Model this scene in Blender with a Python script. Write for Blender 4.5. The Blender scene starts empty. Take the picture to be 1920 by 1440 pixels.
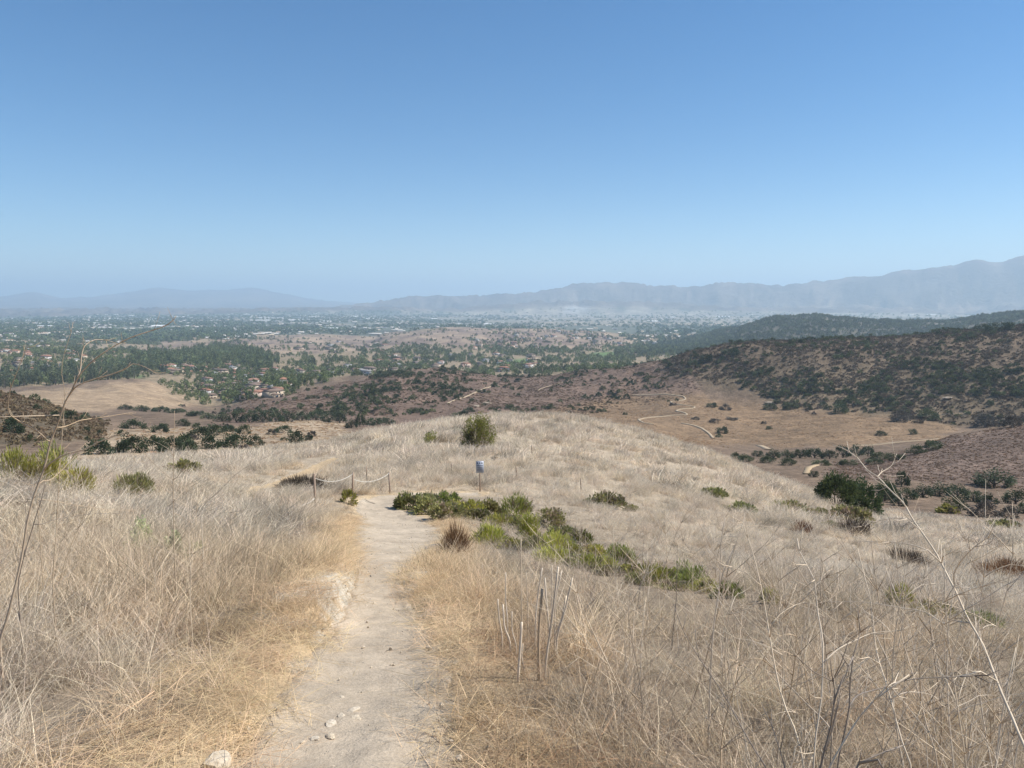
import bpy, math, random
import numpy as np
from math import radians as R

# ------------------------------------------------------------------ camera, sky, sun, exposure
F = 1400.0            # focal length in photograph pixels (1920 wide)
V0 = 572.0            # image row of the horizon
PITCH = math.atan((720 - V0) / F)
ZC = 1.65
SUN_EL, SUN_AZ = 48.0, 87.0      # azimuth to the right of the view direction
HAZE = 1.2e-4

sc = bpy.context.scene
cd = bpy.data.cameras.new('camera'); cam = bpy.data.objects.new('camera', cd)
sc.collection.objects.link(cam); sc.camera = cam
cd.sensor_width = 36; cd.lens = F / 1920 * 36; cd.clip_start = 0.05; cd.clip_end = 200000
cam.location = (0, 0, ZC); cam.rotation_euler = (R(90) - PITCH, 0, 0)

w = bpy.data.worlds.new('World'); sc.world = w; w.use_nodes = True
nt = w.node_tree; bg = nt.nodes['Background']
sky = nt.nodes.new('ShaderNodeTexSky'); sky.sky_type = 'NISHITA'; sky.sun_disc = False
sky.sun_elevation = R(SUN_EL); sky.sun_rotation = R(SUN_AZ); sky.altitude = 1600
sky.air_density = 1.0; sky.dust_density = 0.0; sky.ozone_density = 1.5
hsv = nt.nodes.new('ShaderNodeHueSaturation'); hsv.inputs['Saturation'].default_value = 1.38; nt.links.new(sky.outputs[0], hsv.inputs['Color']); nt.links.new(hsv.outputs[0], bg.inputs[0]); bg.inputs[1].default_value = 0.09

sd = bpy.data.lights.new('sun', 'SUN'); sun = bpy.data.objects.new('sun', sd); sc.collection.objects.link(sun)
sd.energy = 4.7; sd.angle = R(0.53); sd.color = (1.0, 0.965, 0.90)
sun.rotation_euler = (R(90 - SUN_EL), 0, R(180 - SUN_AZ)); sun.location = (60, 30, 80)

vs = sc.view_settings
sc.display_settings.display_device = 'sRGB'
vs.view_transform = 'Standard'; vs.look = 'None'; vs.exposure = 0.54; vs.gamma = 1.0; vs.use_curve_mapping = False
cy = sc.cycles
cy.max_bounces = 5; cy.diffuse_bounces = 3; cy.glossy_bounces = 2; cy.transmission_bounces = 3
cy.volume_bounces = 2; cy.transparent_max_bounces = 4; cy.use_denoising = True; cy.denoising_prefilter = 'ACCURATE'
cy.caustics_reflective = False; cy.caustics_refractive = False

# ------------------------------------------------------------------ helpers
rng = np.random.default_rng(7)
random.seed(7)
COL = sc.collection

def hash2(ix, iy, seed):
    h = (ix.astype(np.int64) * 374761393 + iy.astype(np.int64) * 668265263 + seed * 974711) & 0xffffffff
    h = ((h ^ (h >> 13)) * 1274126177) & 0xffffffff
    return ((h ^ (h >> 16)) & 0xffff) / 65535.0

def vnoise(x, y, seed=0):
    x = np.asarray(x, float); y = np.asarray(y, float)
    ix = np.floor(x); iy = np.floor(y); fx = x - ix; fy = y - iy
    fx = fx * fx * fx * (fx * (fx * 6 - 15) + 10); fy = fy * fy * fy * (fy * (fy * 6 - 15) + 10)
    a = hash2(ix, iy, seed); b = hash2(ix + 1, iy, seed); c = hash2(ix, iy + 1, seed); d = hash2(ix + 1, iy + 1, seed)
    return (a * (1 - fx) + b * fx) * (1 - fy) + (c * (1 - fx) + d * fx) * fy

def fbm(x, y, seed=0, octs=4, ridged=False):
    s = 0; a = 1; t = 0
    for o in range(octs):
        n = vnoise(x * 2 ** o + 17.3 * o, y * 2 ** o - 9.1 * o, seed + o)
        if ridged: n = 1 - np.abs(2 * n - 1)
        s = s + a * n; t += a; a *= 0.5
    return s / t

def sstep(a, b, x):
    t = np.clip((x - a) / (b - a), 0, 1); return t * t * (3 - 2 * t)

def pchip(xk, yk, x):
    """monotone cubic along the first axis of the knots: xk, yk (K,N); x (N,M) -> (N,M)"""
    K = xk.shape[0]
    h = np.diff(xk, axis=0); d = np.diff(yk, axis=0) / h
    m = np.zeros_like(yk); m[0] = d[0]; m[-1] = d[-1]
    w1 = 2 * h[1:] + h[:-1]; w2 = h[1:] + 2 * h[:-1]
    with np.errstate(divide='ignore', invalid='ignore'):
        hm = (w1 + w2) / (w1 / d[:-1] + w2 / d[1:])
    m[1:-1] = np.where(d[:-1] * d[1:] > 0, hm, 0)
    out = np.empty_like(x)
    for i in range(x.shape[0]):
        j = np.clip(np.searchsorted(xk[:, i], x[i]) - 1, 0, K - 2)
        hh = h[j, i]; t = np.clip((x[i] - xk[j, i]) / hh, 0, 1)
        t2 = t * t; t3 = t2 * t
        out[i] = ((2 * t3 - 3 * t2 + 1) * yk[j, i] + (t3 - 2 * t2 + t) * hh * m[j, i]
                  + (-2 * t3 + 3 * t2) * yk[j + 1, i] + (t3 - t2) * hh * m[j + 1, i])
    return out

SP, CP = math.sin(PITCH), math.cos(PITCH)
def pix_dir(u, v):
    x = (np.asarray(u, float) - 960) / F; b = (720 - np.asarray(v, float)) / F
    y = CP + SP * b; z = -SP + CP * b
    return np.arctan2(x, y), z / np.hypot(x, y)       # azimuth, tangent of elevation

def project(x, y, z):
    d = y * CP - (z - ZC) * SP; up = y * SP + (z - ZC) * CP
    d = np.where(np.abs(d) < 1e-6, 1e-6, d)
    return 960 + F * x / d, 720 - F * up / d

def pix_point(u, v, r):
    az, te = pix_dir(u, v)
    return np.array([r * math.sin(az), r * math.cos(az), ZC + r * te])

# ------------------------------------------------------------------ terrain: lines across the land, (u, v, range in m)
def plane_z(x, y): return -0.21 * y - 0.05 * np.maximum(x, 0) - 0.01 * np.minimum(x, 0)
US = [-500, 0, 480, 960, 1440, 1920, 2400]
LN = []   # (points, noise in px, gully noise in px)
LN.append(('z', 1.0, 0, 0)); LN.append(('z', 4.0, 0, 0)); LN.append(('z', 10.0, 0, 0))
def line(px, gully, pts): LN.append((pts, px, gully, 0))
line(1.5, 0, [(-500,905,24),(0,905,24),(240,915,27),(480,925,29),(640,936,30),(740,936,31),(900,928,33),(1100,935,35),(1300,965,38),(1500,990,42),(1700,1015,46),(1920,1035,50),(2400,1060,52)])
line(2, 0, [(-500,900,45),(0,888,45),(240,874,50),(480,858,54),(620,846,56),(760,830,58),(900,826,58),(1100,842,60),(1300,885,62),(1450,928,64),(1550,962,66),(1700,988,70),(1920,1010,74),(2400,1040,76)])
line(2, 0, [(-500,900,62),(0,885,64),(240,872,72),(370,860,78),(480,848,82),(590,836,84),(720,808,85),(860,788,85),(950,781,86),(1060,785,88),(1180,806,90),(1300,842,92),(1420,886,94),(1530,928,95),(1640,968,97),(1750,985,100),(1920,1002,104),(2400,1035,105)])
line(2, 0, [(-500,888,120),(0,872,120),(240,868,122),(480,862,124),(590,856,126),(720,852,130),(860,842,130),(950,840,130),(1060,846,130),(1180,862,130),(1300,888,130),(1420,912,130),(1530,934,130),(1640,948,128),(1750,955,130),(1920,962,135),(2400,985,135)])
line(2, 0, [(-500,838,190),(0,824,190),(120,824,195),(240,818,215),(480,814,235),(640,812,245),(860,838,220),(950,842,220),(1180,854,220),(1300,862,225),(1420,868,225),(1530,878,205),(1640,888,200),(1750,895,198),(1920,905,200),(2400,925,200)])
line(2.5, 0, [(-500,690,320),(0,738,300),(100,762,300),(180,792,300),(240,800,310),(480,797,320),(640,798,330),(860,802,330),(950,804,330),(1180,818,320),(1300,830,310),(1420,850,290),(1530,856,280),(1640,858,262),(1720,842,260),(1800,820,262),(1920,803,265),(2400,765,270)])
line(2.5, 0, [(-500,770,430),(0,782,430),(100,784,430),(240,778,430),(480,778,440),(640,780,440),(860,780,440),(950,776,440),(1180,792,420),(1300,810,410),(1420,826,390),(1530,836,370),(1640,838,370),(1720,834,370),(1800,826,370),(1920,822,370),(2400,800,380)])
line(4, 2, [(-500,760,640),(0,745,620),(240,748,620),(400,776,560),(480,760,560),(640,740,570),(760,724,580),(860,736,560),(950,748,550),(1100,757,540),(1180,760,540),(1300,753,540),(1420,768,520),(1530,774,500),(1640,782,490),(1720,790,480),(1800,798,470),(1920,798,465),(2400,775,480)])
line(5, 4, [(-500,738,800),(0,735,780),(130,726,780),(240,718,780),(400,756,700),(480,738,700),(640,714,700),(760,701,700),(830,694,700),(900,706,700),(1000,714,690),(1100,702,690),(1180,690,690),(1240,682,680),(1300,663,670),(1380,647,670),(1440,638,680),(1530,636,690),(1640,637,700),(1720,628,700),(1800,619,710),(1870,616,710),(1920,610,720),(2400,590,720)])
line(4, 2, [(-500,716,1000),(0,714,1000),(240,708,1000),(400,712,1000),(640,702,1000),(830,704,1000),(1000,700,1000),(1100,694,1000),(1240,694,1050),(1380,692,1050),(1530,690,1050),(1920,690,1050),(2400,690,1050)])
line(3, 0, [(-500,664,1500),(0,664,1500),(480,668,1480),(760,664,1550),(1000,668,1500),(1240,662,1600),(1530,664,1600),(1920,668,1550),(2400,668,1500)])
line(4, 4, [(-500,645,2300),(0,644,2300),(140,648,2200),(250,650,2200),(320,646,2200),(360,641,2300),(450,642,2400),(540,635,2500),(620,636,2500),(690,640,2500),(740,629,2500),(850,618,2600),(950,621,2600),(1050,622,2600),(1130,631,2500),(1200,642,2400),(1280,641,2300),(1380,617,2300),(1460,596,2300),(1530,595,2300),(1600,600,2300),(1680,605,2300),(1760,606,2300),(1840,598,2300),(1920,589,2300),(2400,560,2300)])
line(0.6, 0, [(-500,613,4000),(0,613,4000),(960,612,4000),(1920,616,4000),(2400,616,4000)])
line(0.5, 0, [(-500,592,7400),(0,597,7400),(200,594,7400),(400,592,7400),(960,592,7400),(1920,592,7400),(2400,592,7400)])
line(2.5, 10, [(-500,588,8400),(0,592,8400),(150,590,8400),(220,586,8400),(400,588,8400),(500,580,8400),(600,578,8400),(700,575,8400),(850,581,8400),(950,572,8400),(1050,565,8400),(1180,565,8400),(1300,572,8400),(1450,580,8400),(1600,583,8400),(1920,588,8400),(2400,588,8400)])
line(2, 16, [(-500,585,9300),(0,586,9300),(960,584,9300),(1400,580,9300),(1920,576,9300),(2400,575,9300)])
line(2.0, 8, [(-500,582,10500),(0,582,10500),(300,582,10500),(500,581,10500),(600,579,10500),(680,571,10500),(790,557,10500),(890,556,10500),(960,551,10500),(1040,544,10500),(1090,533,10500),(1170,531,10500),(1290,538,10500),(1390,530,10500),(1460,536,10500),(1540,528,10500),(1600,520,10500),(1660,515,10500),(1720,506,10500),(1790,497,10500),(1830,485,10500),(1870,490,10500),(1920,478,10500),(2100,480,10500),(2400,480,10500)])
line(1, 2, [(-500,577,14000),(0,577,14000),(960,576,14000),(1920,570,14000),(2400,570,14000)])
line(2.0, 4, [(-500,555,20000),(-100,550,20000),(0,556,20000),(60,549,20000),(120,560,20000),(200,555,20000),(270,544,20000),(300,539,20000),(350,546,20000),(420,545,20000),(470,541,20000),(520,550,20000),(600,564,20000),(700,571,20000),(960,572,20000),(1920,572,20000),(2400,572,20000)])
line(0, 0, [(-500,574,30000),(960,574,30000),(2400,574,30000)])

AZ = np.radians(np.linspace(-56, 56, 900)); LR0, LR1 = math.log(1.0), math.log(30000.0); NLR = 1700
LRT = np.linspace(LR0, LR1, NLR)
rk, zk, nk, gk = [], [], [], []
for pts, *rest in LN:
    if isinstance(pts, str):
        r = rest[0]; rk.append(np.full(len(AZ), r)); zk.append(plane_z(r * np.sin(AZ), r * np.cos(AZ)))
        nk.append(np.zeros(len(AZ))); gk.append(np.zeros(len(AZ))); continue
    p = np.array(pts, float); az, te = pix_dir(p[:, 0], p[:, 1])
    o = np.argsort(az); az = az[o]; r = p[o, 2]; z = ZC + r * te[o]
    col = lambda y: pchip(az[:, None], y[:, None], np.clip(AZ, az[0], az[-1])[None])[0]
    rk.append(col(r)); zk.append(col(z)); nk.append(np.full(len(AZ), rest[0])); gk.append(np.full(len(AZ), rest[1]))
rk = np.log(np.array(rk)); zk = np.array(zk)
LL = np.repeat(LRT[None], len(AZ), 0)
ZT = pchip(rk, zk, LL); NT = pchip(rk, np.array(nk), LL); GT = pchip(rk, np.array(gk), LL)
AA = np.repeat(AZ[:, None], NLR, 1)
RT = np.exp(LL)
ZT += (fbm(AA * 14, LL * 14, 3, 5) - 0.5) * 2 * NT * RT / F
gul = fbm(AA * 26 + 2 * fbm(AA * 6, LL * 6, 9, 2), LL * 9, 21, 5, True)
gul2 = fbm(AA * 38 + 2.5 * fbm(AA * 20, LL * 20, 19, 3), LL * 60 + 2.5 * fbm(AA * 20 + 7, LL * 20, 29, 3), 25, 6, True); fr = sstep(7000, 8500, RT); gul = gul * (1 - fr) + gul2 * fr
ZT += (gul - 0.62) * 2 * GT * RT / F

def base_height(x, y):
    r = np.maximum(np.hypot(x, y), 1.0); az = np.arctan2(x, y)
    a = np.clip((np.clip(az, AZ[0], AZ[-1]) - AZ[0]) / (AZ[1] - AZ[0]), 0, len(AZ) - 1.001)
    l = np.clip((np.log(r) - LR0) / (LR1 - LR0) * (NLR - 1), 0, NLR - 1.001)
    i = a.astype(int); j = l.astype(int); fa = a - i; fl = l - j
    z = (ZT[i, j] * (1 - fa) + ZT[i + 1, j] * fa) * (1 - fl) + (ZT[i, j + 1] * (1 - fa) + ZT[i + 1, j + 1] * fa) * fl
    zb = np.where(y < 0, np.minimum(-0.21 * y, 25 + 0.02 * r), -0.21 * y * np.exp(-r / 300)) - 0.05 * np.clip(x, 0, 200)
    b = sstep(R(56), R(85), np.abs(az)); b = np.where(r < 3, sstep(1.0, 3.0, r) * b, b)
    z = z * (1 - b) + zb * b
    near = 1 - sstep(70, 140, r)
    z = z + near * ((fbm(x / 6.0, y / 6.0, 41, 3) - 0.5) * 0.30 * sstep(3, 12, r) + (fbm(x / 1.1, y / 1.1, 42, 3) - 0.5) * 0.10)
    return z

def ground_hit(u, v, hf=None, r0=2.0, r1=45000.0, n=2600):
    """where a photograph pixel meets the land"""
    hf = hf or height
    az, te = pix_dir(u, v)
    r = np.exp(np.linspace(math.log(r0), math.log(r1), n))
    x = r * math.sin(az); y = r * math.cos(az)
    d = hf(x, y) - (ZC + r * te)
    k = np.argmax(d > 0)
    if d[k] <= 0: return None
    if k: t = -d[k - 1] / (d[k] - d[k - 1]); rr = r[k - 1] + t * (r[k] - r[k - 1])
    else: rr = r[0]
    return np.array([rr * math.sin(az), rr * math.cos(az), float(hf(np.array([rr * math.sin(az)]), np.array([rr * math.cos(az)]))[0])])

# trail: left and right edges in the photograph
TRAIL = [(1440,452,848),(1400,475,842),(1340,515,832),(1270,560,818),(1215,605,802),(1150,652,782),(1100,664,752),(1050,672,782),(1000,688,808),(975,692,788),(952,676,742),(940,676,738)]
tl = [ground_hit(l, v, base_height) for v, l, r in TRAIL]; tr_ = [ground_hit(r, v, base_height) for v, l, r in TRAIL]
# goes on behind the camera
d0 = (tl[0] + tr_[0]) / 2; hw0 = np.linalg.norm(tr_[0] - tl[0]) / 2
tc = [np.array([-0.9, -8.0]), np.array([-0.75, -3.0]), np.array([-0.72, 0.6])] + [((a + b) / 2)[:2] for a, b in zip(tl, tr_)]
tw = [0.6, 0.6, 0.6] + [np.linalg.norm((b - a)[:2]) / 2 * 1.07 for a, b in zip(tl, tr_)]
TC = np.array(tc); TW = np.array(tw)
def resample(P, W, step):
    s = np.r_[0, np.cumsum(np.linalg.norm(np.diff(P, axis=0), axis=1))]
    n = max(int(s[-1] / step), 2); t = np.linspace(0, s[-1], n)
    q = lambda y: pchip(s[:, None], np.asarray(y, float)[:, None], t[None])[0]
    return np.c_[q(P[:, 0]), q(P[:, 1])], q(W)
# junction paths by the fence and beyond
def px_path(pts): return np.array([ground_hit(u, v, base_height)[:2] for u, v in pts])
PATHS = [(TC, TW, 0.05)]
PATHS.append((np.r_[TC[-1:], px_path([(760,934),(800,928),(850,926),(895,926)])], np.array([0.7, 0.8, 0.8, 0.6, 0.3]), 0.06))
PATHS.append((px_path([(455,925),(500,912),(530,903),(560,890),(590,877),(612,866),(632,857)]), np.array([0.15, 0.3, 0.3, 0.32, 0.4, 0.42, 0.12]), 0.08))
PATHS = [resample(P, W, 0.10) + (d,) for P, W, d in PATHS]

def path_info(x, y, which=0):
    """signed distance across the path divided by its half width; left negative"""
    P, W, _ = PATHS[which]
    best = np.full(x.shape, 1e9); sd_ = np.full(x.shape, 1e9); hw = np.full(x.shape, 1.0); vv = np.zeros(x.shape)
    Q = P[::3]; WQ = W[::3]
    for i in range(len(Q) - 1):
        a = Q[i]; b = Q[i + 1]; ab = b - a; L2 = ab @ ab
        t = np.clip(((x - a[0]) * ab[0] + (y - a[1]) * ab[1]) / L2, 0, 1)
        dx = x - a[0] - t * ab[0]; dy = y - a[1] - t * ab[1]; d = dx * dx + dy * dy
        m = d < best
        s = np.sign(ab[1] * dx - ab[0] * dy)
        best = np.where(m, d, best); sd_ = np.where(m, s * np.sqrt(d), sd_); hw = np.where(m, WQ[i] + (WQ[i + 1] - WQ[i]) * t, hw); vv = np.where(m, i, vv)
    return sd_, hw, vv

def height(x, y):
    x = np.asarray(x, float); y = np.asarray(y, float)
    z = base_height(x, y)
    r = np.hypot(x, y)
    for k in range(len(PATHS)):
        P, W, dep = PATHS[k]
        m = (x > P[:, 0].min() - 3) & (x < P[:, 0].max() + 3) & (y > P[:, 1].min() - 3) & (y < P[:, 1].max() + 3)
        if not m.any(): continue
        sdist, hw, vv = path_info(x[m], y[m], k)
        a = np.abs(sdist) / hw
        cut = -dep * (1 - sstep(0.5, 1.25, a))
        if k == 0:      # low cut bank on the left side
            yy = y[m]
            bank = 0.20 * sstep(6.0, 7.5, yy) * (1 - sstep(11, 14, yy)) * sstep(1.0, 1.6, -sdist / hw) * (1 - sstep(2.5, 5.0, -sdist / hw))
            cut = cut + bank + 0.05 * sstep(1.0, 1.5, a) * (1 - sstep(2, 3.5, a))
        z[m] = z[m] + cut
    return z
def hz(x, y): return float(height(np.array([x]), np.array([y]))[0])

# ------------------------------------------------------------------ cover of the land: zones drawn as outlines on the land
def inpoly(u, v, P):
    P = np.array(P, float); c = np.zeros(np.shape(u), bool); n = len(P); j = n - 1
    for i in range(n):
        yi, yj = P[i, 1], P[j, 1]
        m = ((yi > v) != (yj > v)) & (u < (P[j, 0] - P[i, 0]) * (v - yi) / (yj - yi + 1e-12) + P[i, 0])
        c ^= m; j = i
    return c
Z_CHAP = [(1225,690),(1300,655),(1440,625),(1530,622),(1640,624),(1720,612),(1870,595),(1920,590),(2600,540),(2600,860),(1920,806),(1820,796),(1700,790),(1660,772),(1560,768),(1480,768),(1420,740),(1330,714),(1270,708)]
Z_CHGREEN = [(1300,718),(1380,696),(1560,690),(1700,672),(1800,690),(2500,690),(2500,820),(1700,788),(1560,768),(1480,764),(1400,738)]
Z_MIDGREEN = [(640,728),(720,700),(830,684),(885,700),(870,745),(800,790),(660,795),(590,775)]
Z_MIDDARK = [(1090,735),(1180,708),(1250,690),(1290,700),(1240,730),(1150,748)]
Z_CENTER = [(380,805),(420,770),(560,735),(700,705),(830,685),(1000,705),(1240,675),(1330,712),(1300,745),(1180,765),(1000,790),(860,800),(640,800)]
Z_LHILL = [(-900,640),(-500,680),(0,728),(100,756),(200,796),(190,826),(0,836),(-900,850)]
Z_GOLD = [(-500,735),(60,735),(130,728),(250,712),(320,712),(345,735),(400,752),(330,765),(240,762),(180,775),(100,765)]
Z_NEARSUB = [(300,700),(330,688),(560,690),(660,700),(580,722),(520,738),(450,756),(390,766),(350,752),(320,735)]
Z_TAN = [(140,860),(180,812),(330,800),(430,800),(560,785),(650,792),(650,835),(480,860)]
Z_MEADOW = [(1180,740),(1300,738),(1420,760),(1540,772),(1690,775),(1800,800),(1760,826),(1560,840),(1400,835),(1200,830),(1000,800),(1000,775)]
Z_SPUR = [(1540,895),(1560,872),(1640,862),(1720,840),(1800,815),(1940,795),(2500,740),(2500,960),(1920,920),(1760,905)]
Z_EUC = [(-900,705),(0,702),(130,696),(200,690),(260,676),(350,662),(420,656),(480,660),(530,684),(500,694),(420,684),(330,690),(270,704),(235,722),(120,728),(0,735),(-900,740)]
Z_HILLS = [(240,665),(300,642),(450,636),(540,628),(700,630),(860,610),(1060,614),(1150,626),(1200,645),(1060,655),(960,648),(850,655),(740,650),(690,660),(560,668),(440,662)]
Z_RIDGE = [(1190,655),(1280,634),(1380,610),(1460,588),(1600,592),(1760,598),(1920,580),(2500,540),(2500,680),(1300,690),(1230,690)]
Z_GREENF = [[(928,684),(945,676),(990,671),(1002,674),(985,682),(950,686)], [(1100,668),(1112,661),(1150,659),(1160,664),(1130,670),(1110,673)], [(1255,660),(1280,655),(1300,658),(1270,664)], [(245,706),(262,702),(275,704),(262,710)]]
C = lambda r, g, b: np.array([r, g, b])
def cover(x, y, z):
    """albedo of the bare land"""
    r = np.hypot(x, y); u, v = project(x, y, z)
    az = np.arctan2(x, y); lr = np.log(np.maximum(r, 1))
    ju = (fbm(az * 60, lr * 60, 71, 4) - 0.5) * 60; jv = (fbm(az * 60, lr * 60, 81, 4) - 0.5) * 22
    far = sstep(100, 300, r); u = u + ju * far; v = v + jv * far
    col = np.empty(x.shape + (3,)); col[:] = C(0.24, 0.185, 0.13); fg = sstep(15, 40, r)[..., None]; col = col * (1 - fg) + C(0.38, 0.305, 0.22) * fg  # near earth darkened for shade under the grass, lighter farther out
    def put(m, c): col[m] = c
    mid = (r > 112)
    put(mid, C(0.185, 0.13, 0.088))
    put(mid & (r < 900) & inpoly(u, v, Z_CENTER), C(0.175, 0.118, 0.085))
    put(mid & (r < 500) & inpoly(u, v, Z_TAN), C(0.36, 0.27, 0.18))
    put(mid & (r < 900) & (r > 350) & inpoly(u, v, Z_GOLD), C(0.33, 0.235, 0.148))
    put(mid & (r < 620) & (r > 300) & inpoly(u, v, Z_MEADOW), C(0.225, 0.15, 0.088))
    put(mid & (r < 450) & inpoly(u, v, Z_LHILL), C(0.15, 0.115, 0.075))
    put(mid & (r < 900) & (r > 430) & inpoly(u, v, Z_CHAP), C(0.15, 0.108, 0.07))
    put(mid & (r < 900) & (r > 430) & inpoly(u, v, Z_CHGREEN), C(0.17, 0.125, 0.078))
    put(mid & (r < 340) & (r > 150) & inpoly(u, v, Z_SPUR), C(0.185, 0.13, 0.098))
    sub = ((r > 880) & (r < 3000)) | ((r > 560) & (r < 900) & inpoly(u, v, Z_NEARSUB)); put(sub, C(0.27, 0.205, 0.13))
    put((r > 1600) & (r < 3000) & inpoly(u, v, Z_HILLS), C(0.36, 0.26, 0.175))
    patch = fbm(az * 50, lr * 50, 91, 4) > 0.52
    put((r > 1600) & (r < 3000) & inpoly(u, v, Z_HILLS) & patch, C(0.17, 0.12, 0.092))
    put((r > 1500) & (r < 3000) & inpoly(u, v, Z_RIDGE), C(0.12, 0.105, 0.075))
    for g in Z_GREENF: put((r > 950) & (r < 2300) & inpoly(u - ju * far * .9, v - jv * far * .9, g), C(0.11, 0.16, 0.055))
    put(r >= 3000, C(0.12, 0.125, 0.088))
    fields = (r > 4200) & (fbm(az * 30, lr * 45, 95, 3) + 0.25 * sstep(650, 1100, u) - 0.3 * sstep(700, 300, u) > 0.58)
    put(fields, C(0.30, 0.25, 0.18))
    m = r > 7900
    put(m, C(0.12, 0.092, 0.07))
    put(m & (fbm(az * 40, lr * 40, 97, 4) > 0.55), C(0.22, 0.165, 0.12))
    put((r > 7000) & (r < 10500) & inpoly(u - ju * far * .8, v - jv * far, [(1050,580),(1075,577),(1110,577),(1085,584),(1060,586)]), C(0.45, 0.42, 0.37))
    # broad mottling of growth
    n = fbm(az * 120, lr * 120, 99, 4)
    col *= (0.80 + 0.40 * n)[..., None]
    # straw and earth around the trail
    nr = r < 60
    if nr.any():
        xs, ys = x[nr], y[nr]; s0 = np.full(xs.shape, 9.0)
        for k in range(2):
            sdist, hw, _ = path_info(xs, ys, k); s0 = np.minimum(s0, np.abs(sdist) - hw)
        g = (1 - sstep(0.05, 0.9, s0 + (fbm(xs * 1.5, ys * 1.5, 61, 3) - 0.5) * 0.9))[..., None]
        col[nr] = col[nr] * (1 - g) + C(0.50, 0.37, 0.225) * g
        e = (1 - sstep(-0.02, 0.12, s0 + (fbm(xs * 2.5, ys * 2.5, 62, 3) - 0.5) * 0.35))[..., None]
        col[nr] = col[nr] * (1 - e) + C(0.42, 0.35, 0.265) * e
        bk = (ys > 6.5) & (ys < 11.5) & (s0 > 0.0) & (s0 < 0.75) & (xs < -1.2) & (fbm(xs * 2, ys * 2, 63, 3) > 0.42)
        t = col[nr]; t[bk] = C(0.50, 0.44, 0.35); col[nr] = t
    return np.clip(col, 0.01, 0.8)

# ------------------------------------------------------------------ materials
def nodes(m):
    m.use_nodes = True; t = m.node_tree; t.nodes.clear(); return t, t.nodes, t.links
def N(ns, typ, **kw):
    n = ns.new(typ)
    for k, val in kw.items():
        if k.startswith('i_'):
            n.inputs[int(k[2:]) if k[2:].isdigit() else k[2:].replace('_', ' ')].default_value = val
        else: setattr(n, k, val)
    return n
def ground_mat(name, scales, bump, dist, attr='col', tint=None):
    m = bpy.data.materials.new(name); t, ns, L = nodes(m)
    out = N(ns, 'ShaderNodeOutputMaterial'); b = N(ns, 'ShaderNodeBsdfPrincipled', i_Roughness=0.95)
    b.inputs['Specular IOR Level'].default_value = 0.1
    geo = N(ns, 'ShaderNodeNewGeometry')
    if tint is None: c = N(ns, 'ShaderNodeAttribute', attribute_name=attr).outputs['Color']
    else: rgb = N(ns, 'ShaderNodeRGB'); rgb.outputs[0].default_value = tint + (1,); c = rgb.outputs[0]
    hsum = None
    for sc_, amp in scales:
        n = N(ns, 'ShaderNodeTexNoise'); n.inputs['Scale'].default_value = sc_; n.inputs['Detail'].default_value = 6; n.inputs['Roughness'].default_value = 0.65
        L.new(geo.outputs['Position'], n.inputs['Vector'])
        mr = N(ns, 'ShaderNodeMapRange'); mr.inputs[1].default_value = 0.3; mr.inputs[2].default_value = 0.7
        mr.inputs[3].default_value = 1 - amp; mr.inputs[4].default_value = 1 + amp; L.new(n.outputs[0], mr.inputs[0])
        mx = N(ns, 'ShaderNodeMix', data_type='RGBA', blend_type='MULTIPLY'); mx.inputs[0].default_value = 1
        L.new(c, mx.inputs[6]); cmb = N(ns, 'ShaderNodeCombineColor')
        for k in range(3): L.new(mr.outputs[0], cmb.inputs[k])
        L.new(cmb.outputs[0], mx.inputs[7]); c = mx.outputs[2]; hsum = n.outputs[0]
    L.new(c, b.inputs['Base Color'])
    bp = N(ns, 'ShaderNodeBump'); bp.inputs['Strength'].default_value = bump; bp.inputs['Distance'].default_value = dist
    L.new(hsum, bp.inputs['Height']); L.new(bp.outputs[0], b.inputs['Normal'])
    L.new(b.outputs[0], out.inputs[0]); return m

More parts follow.
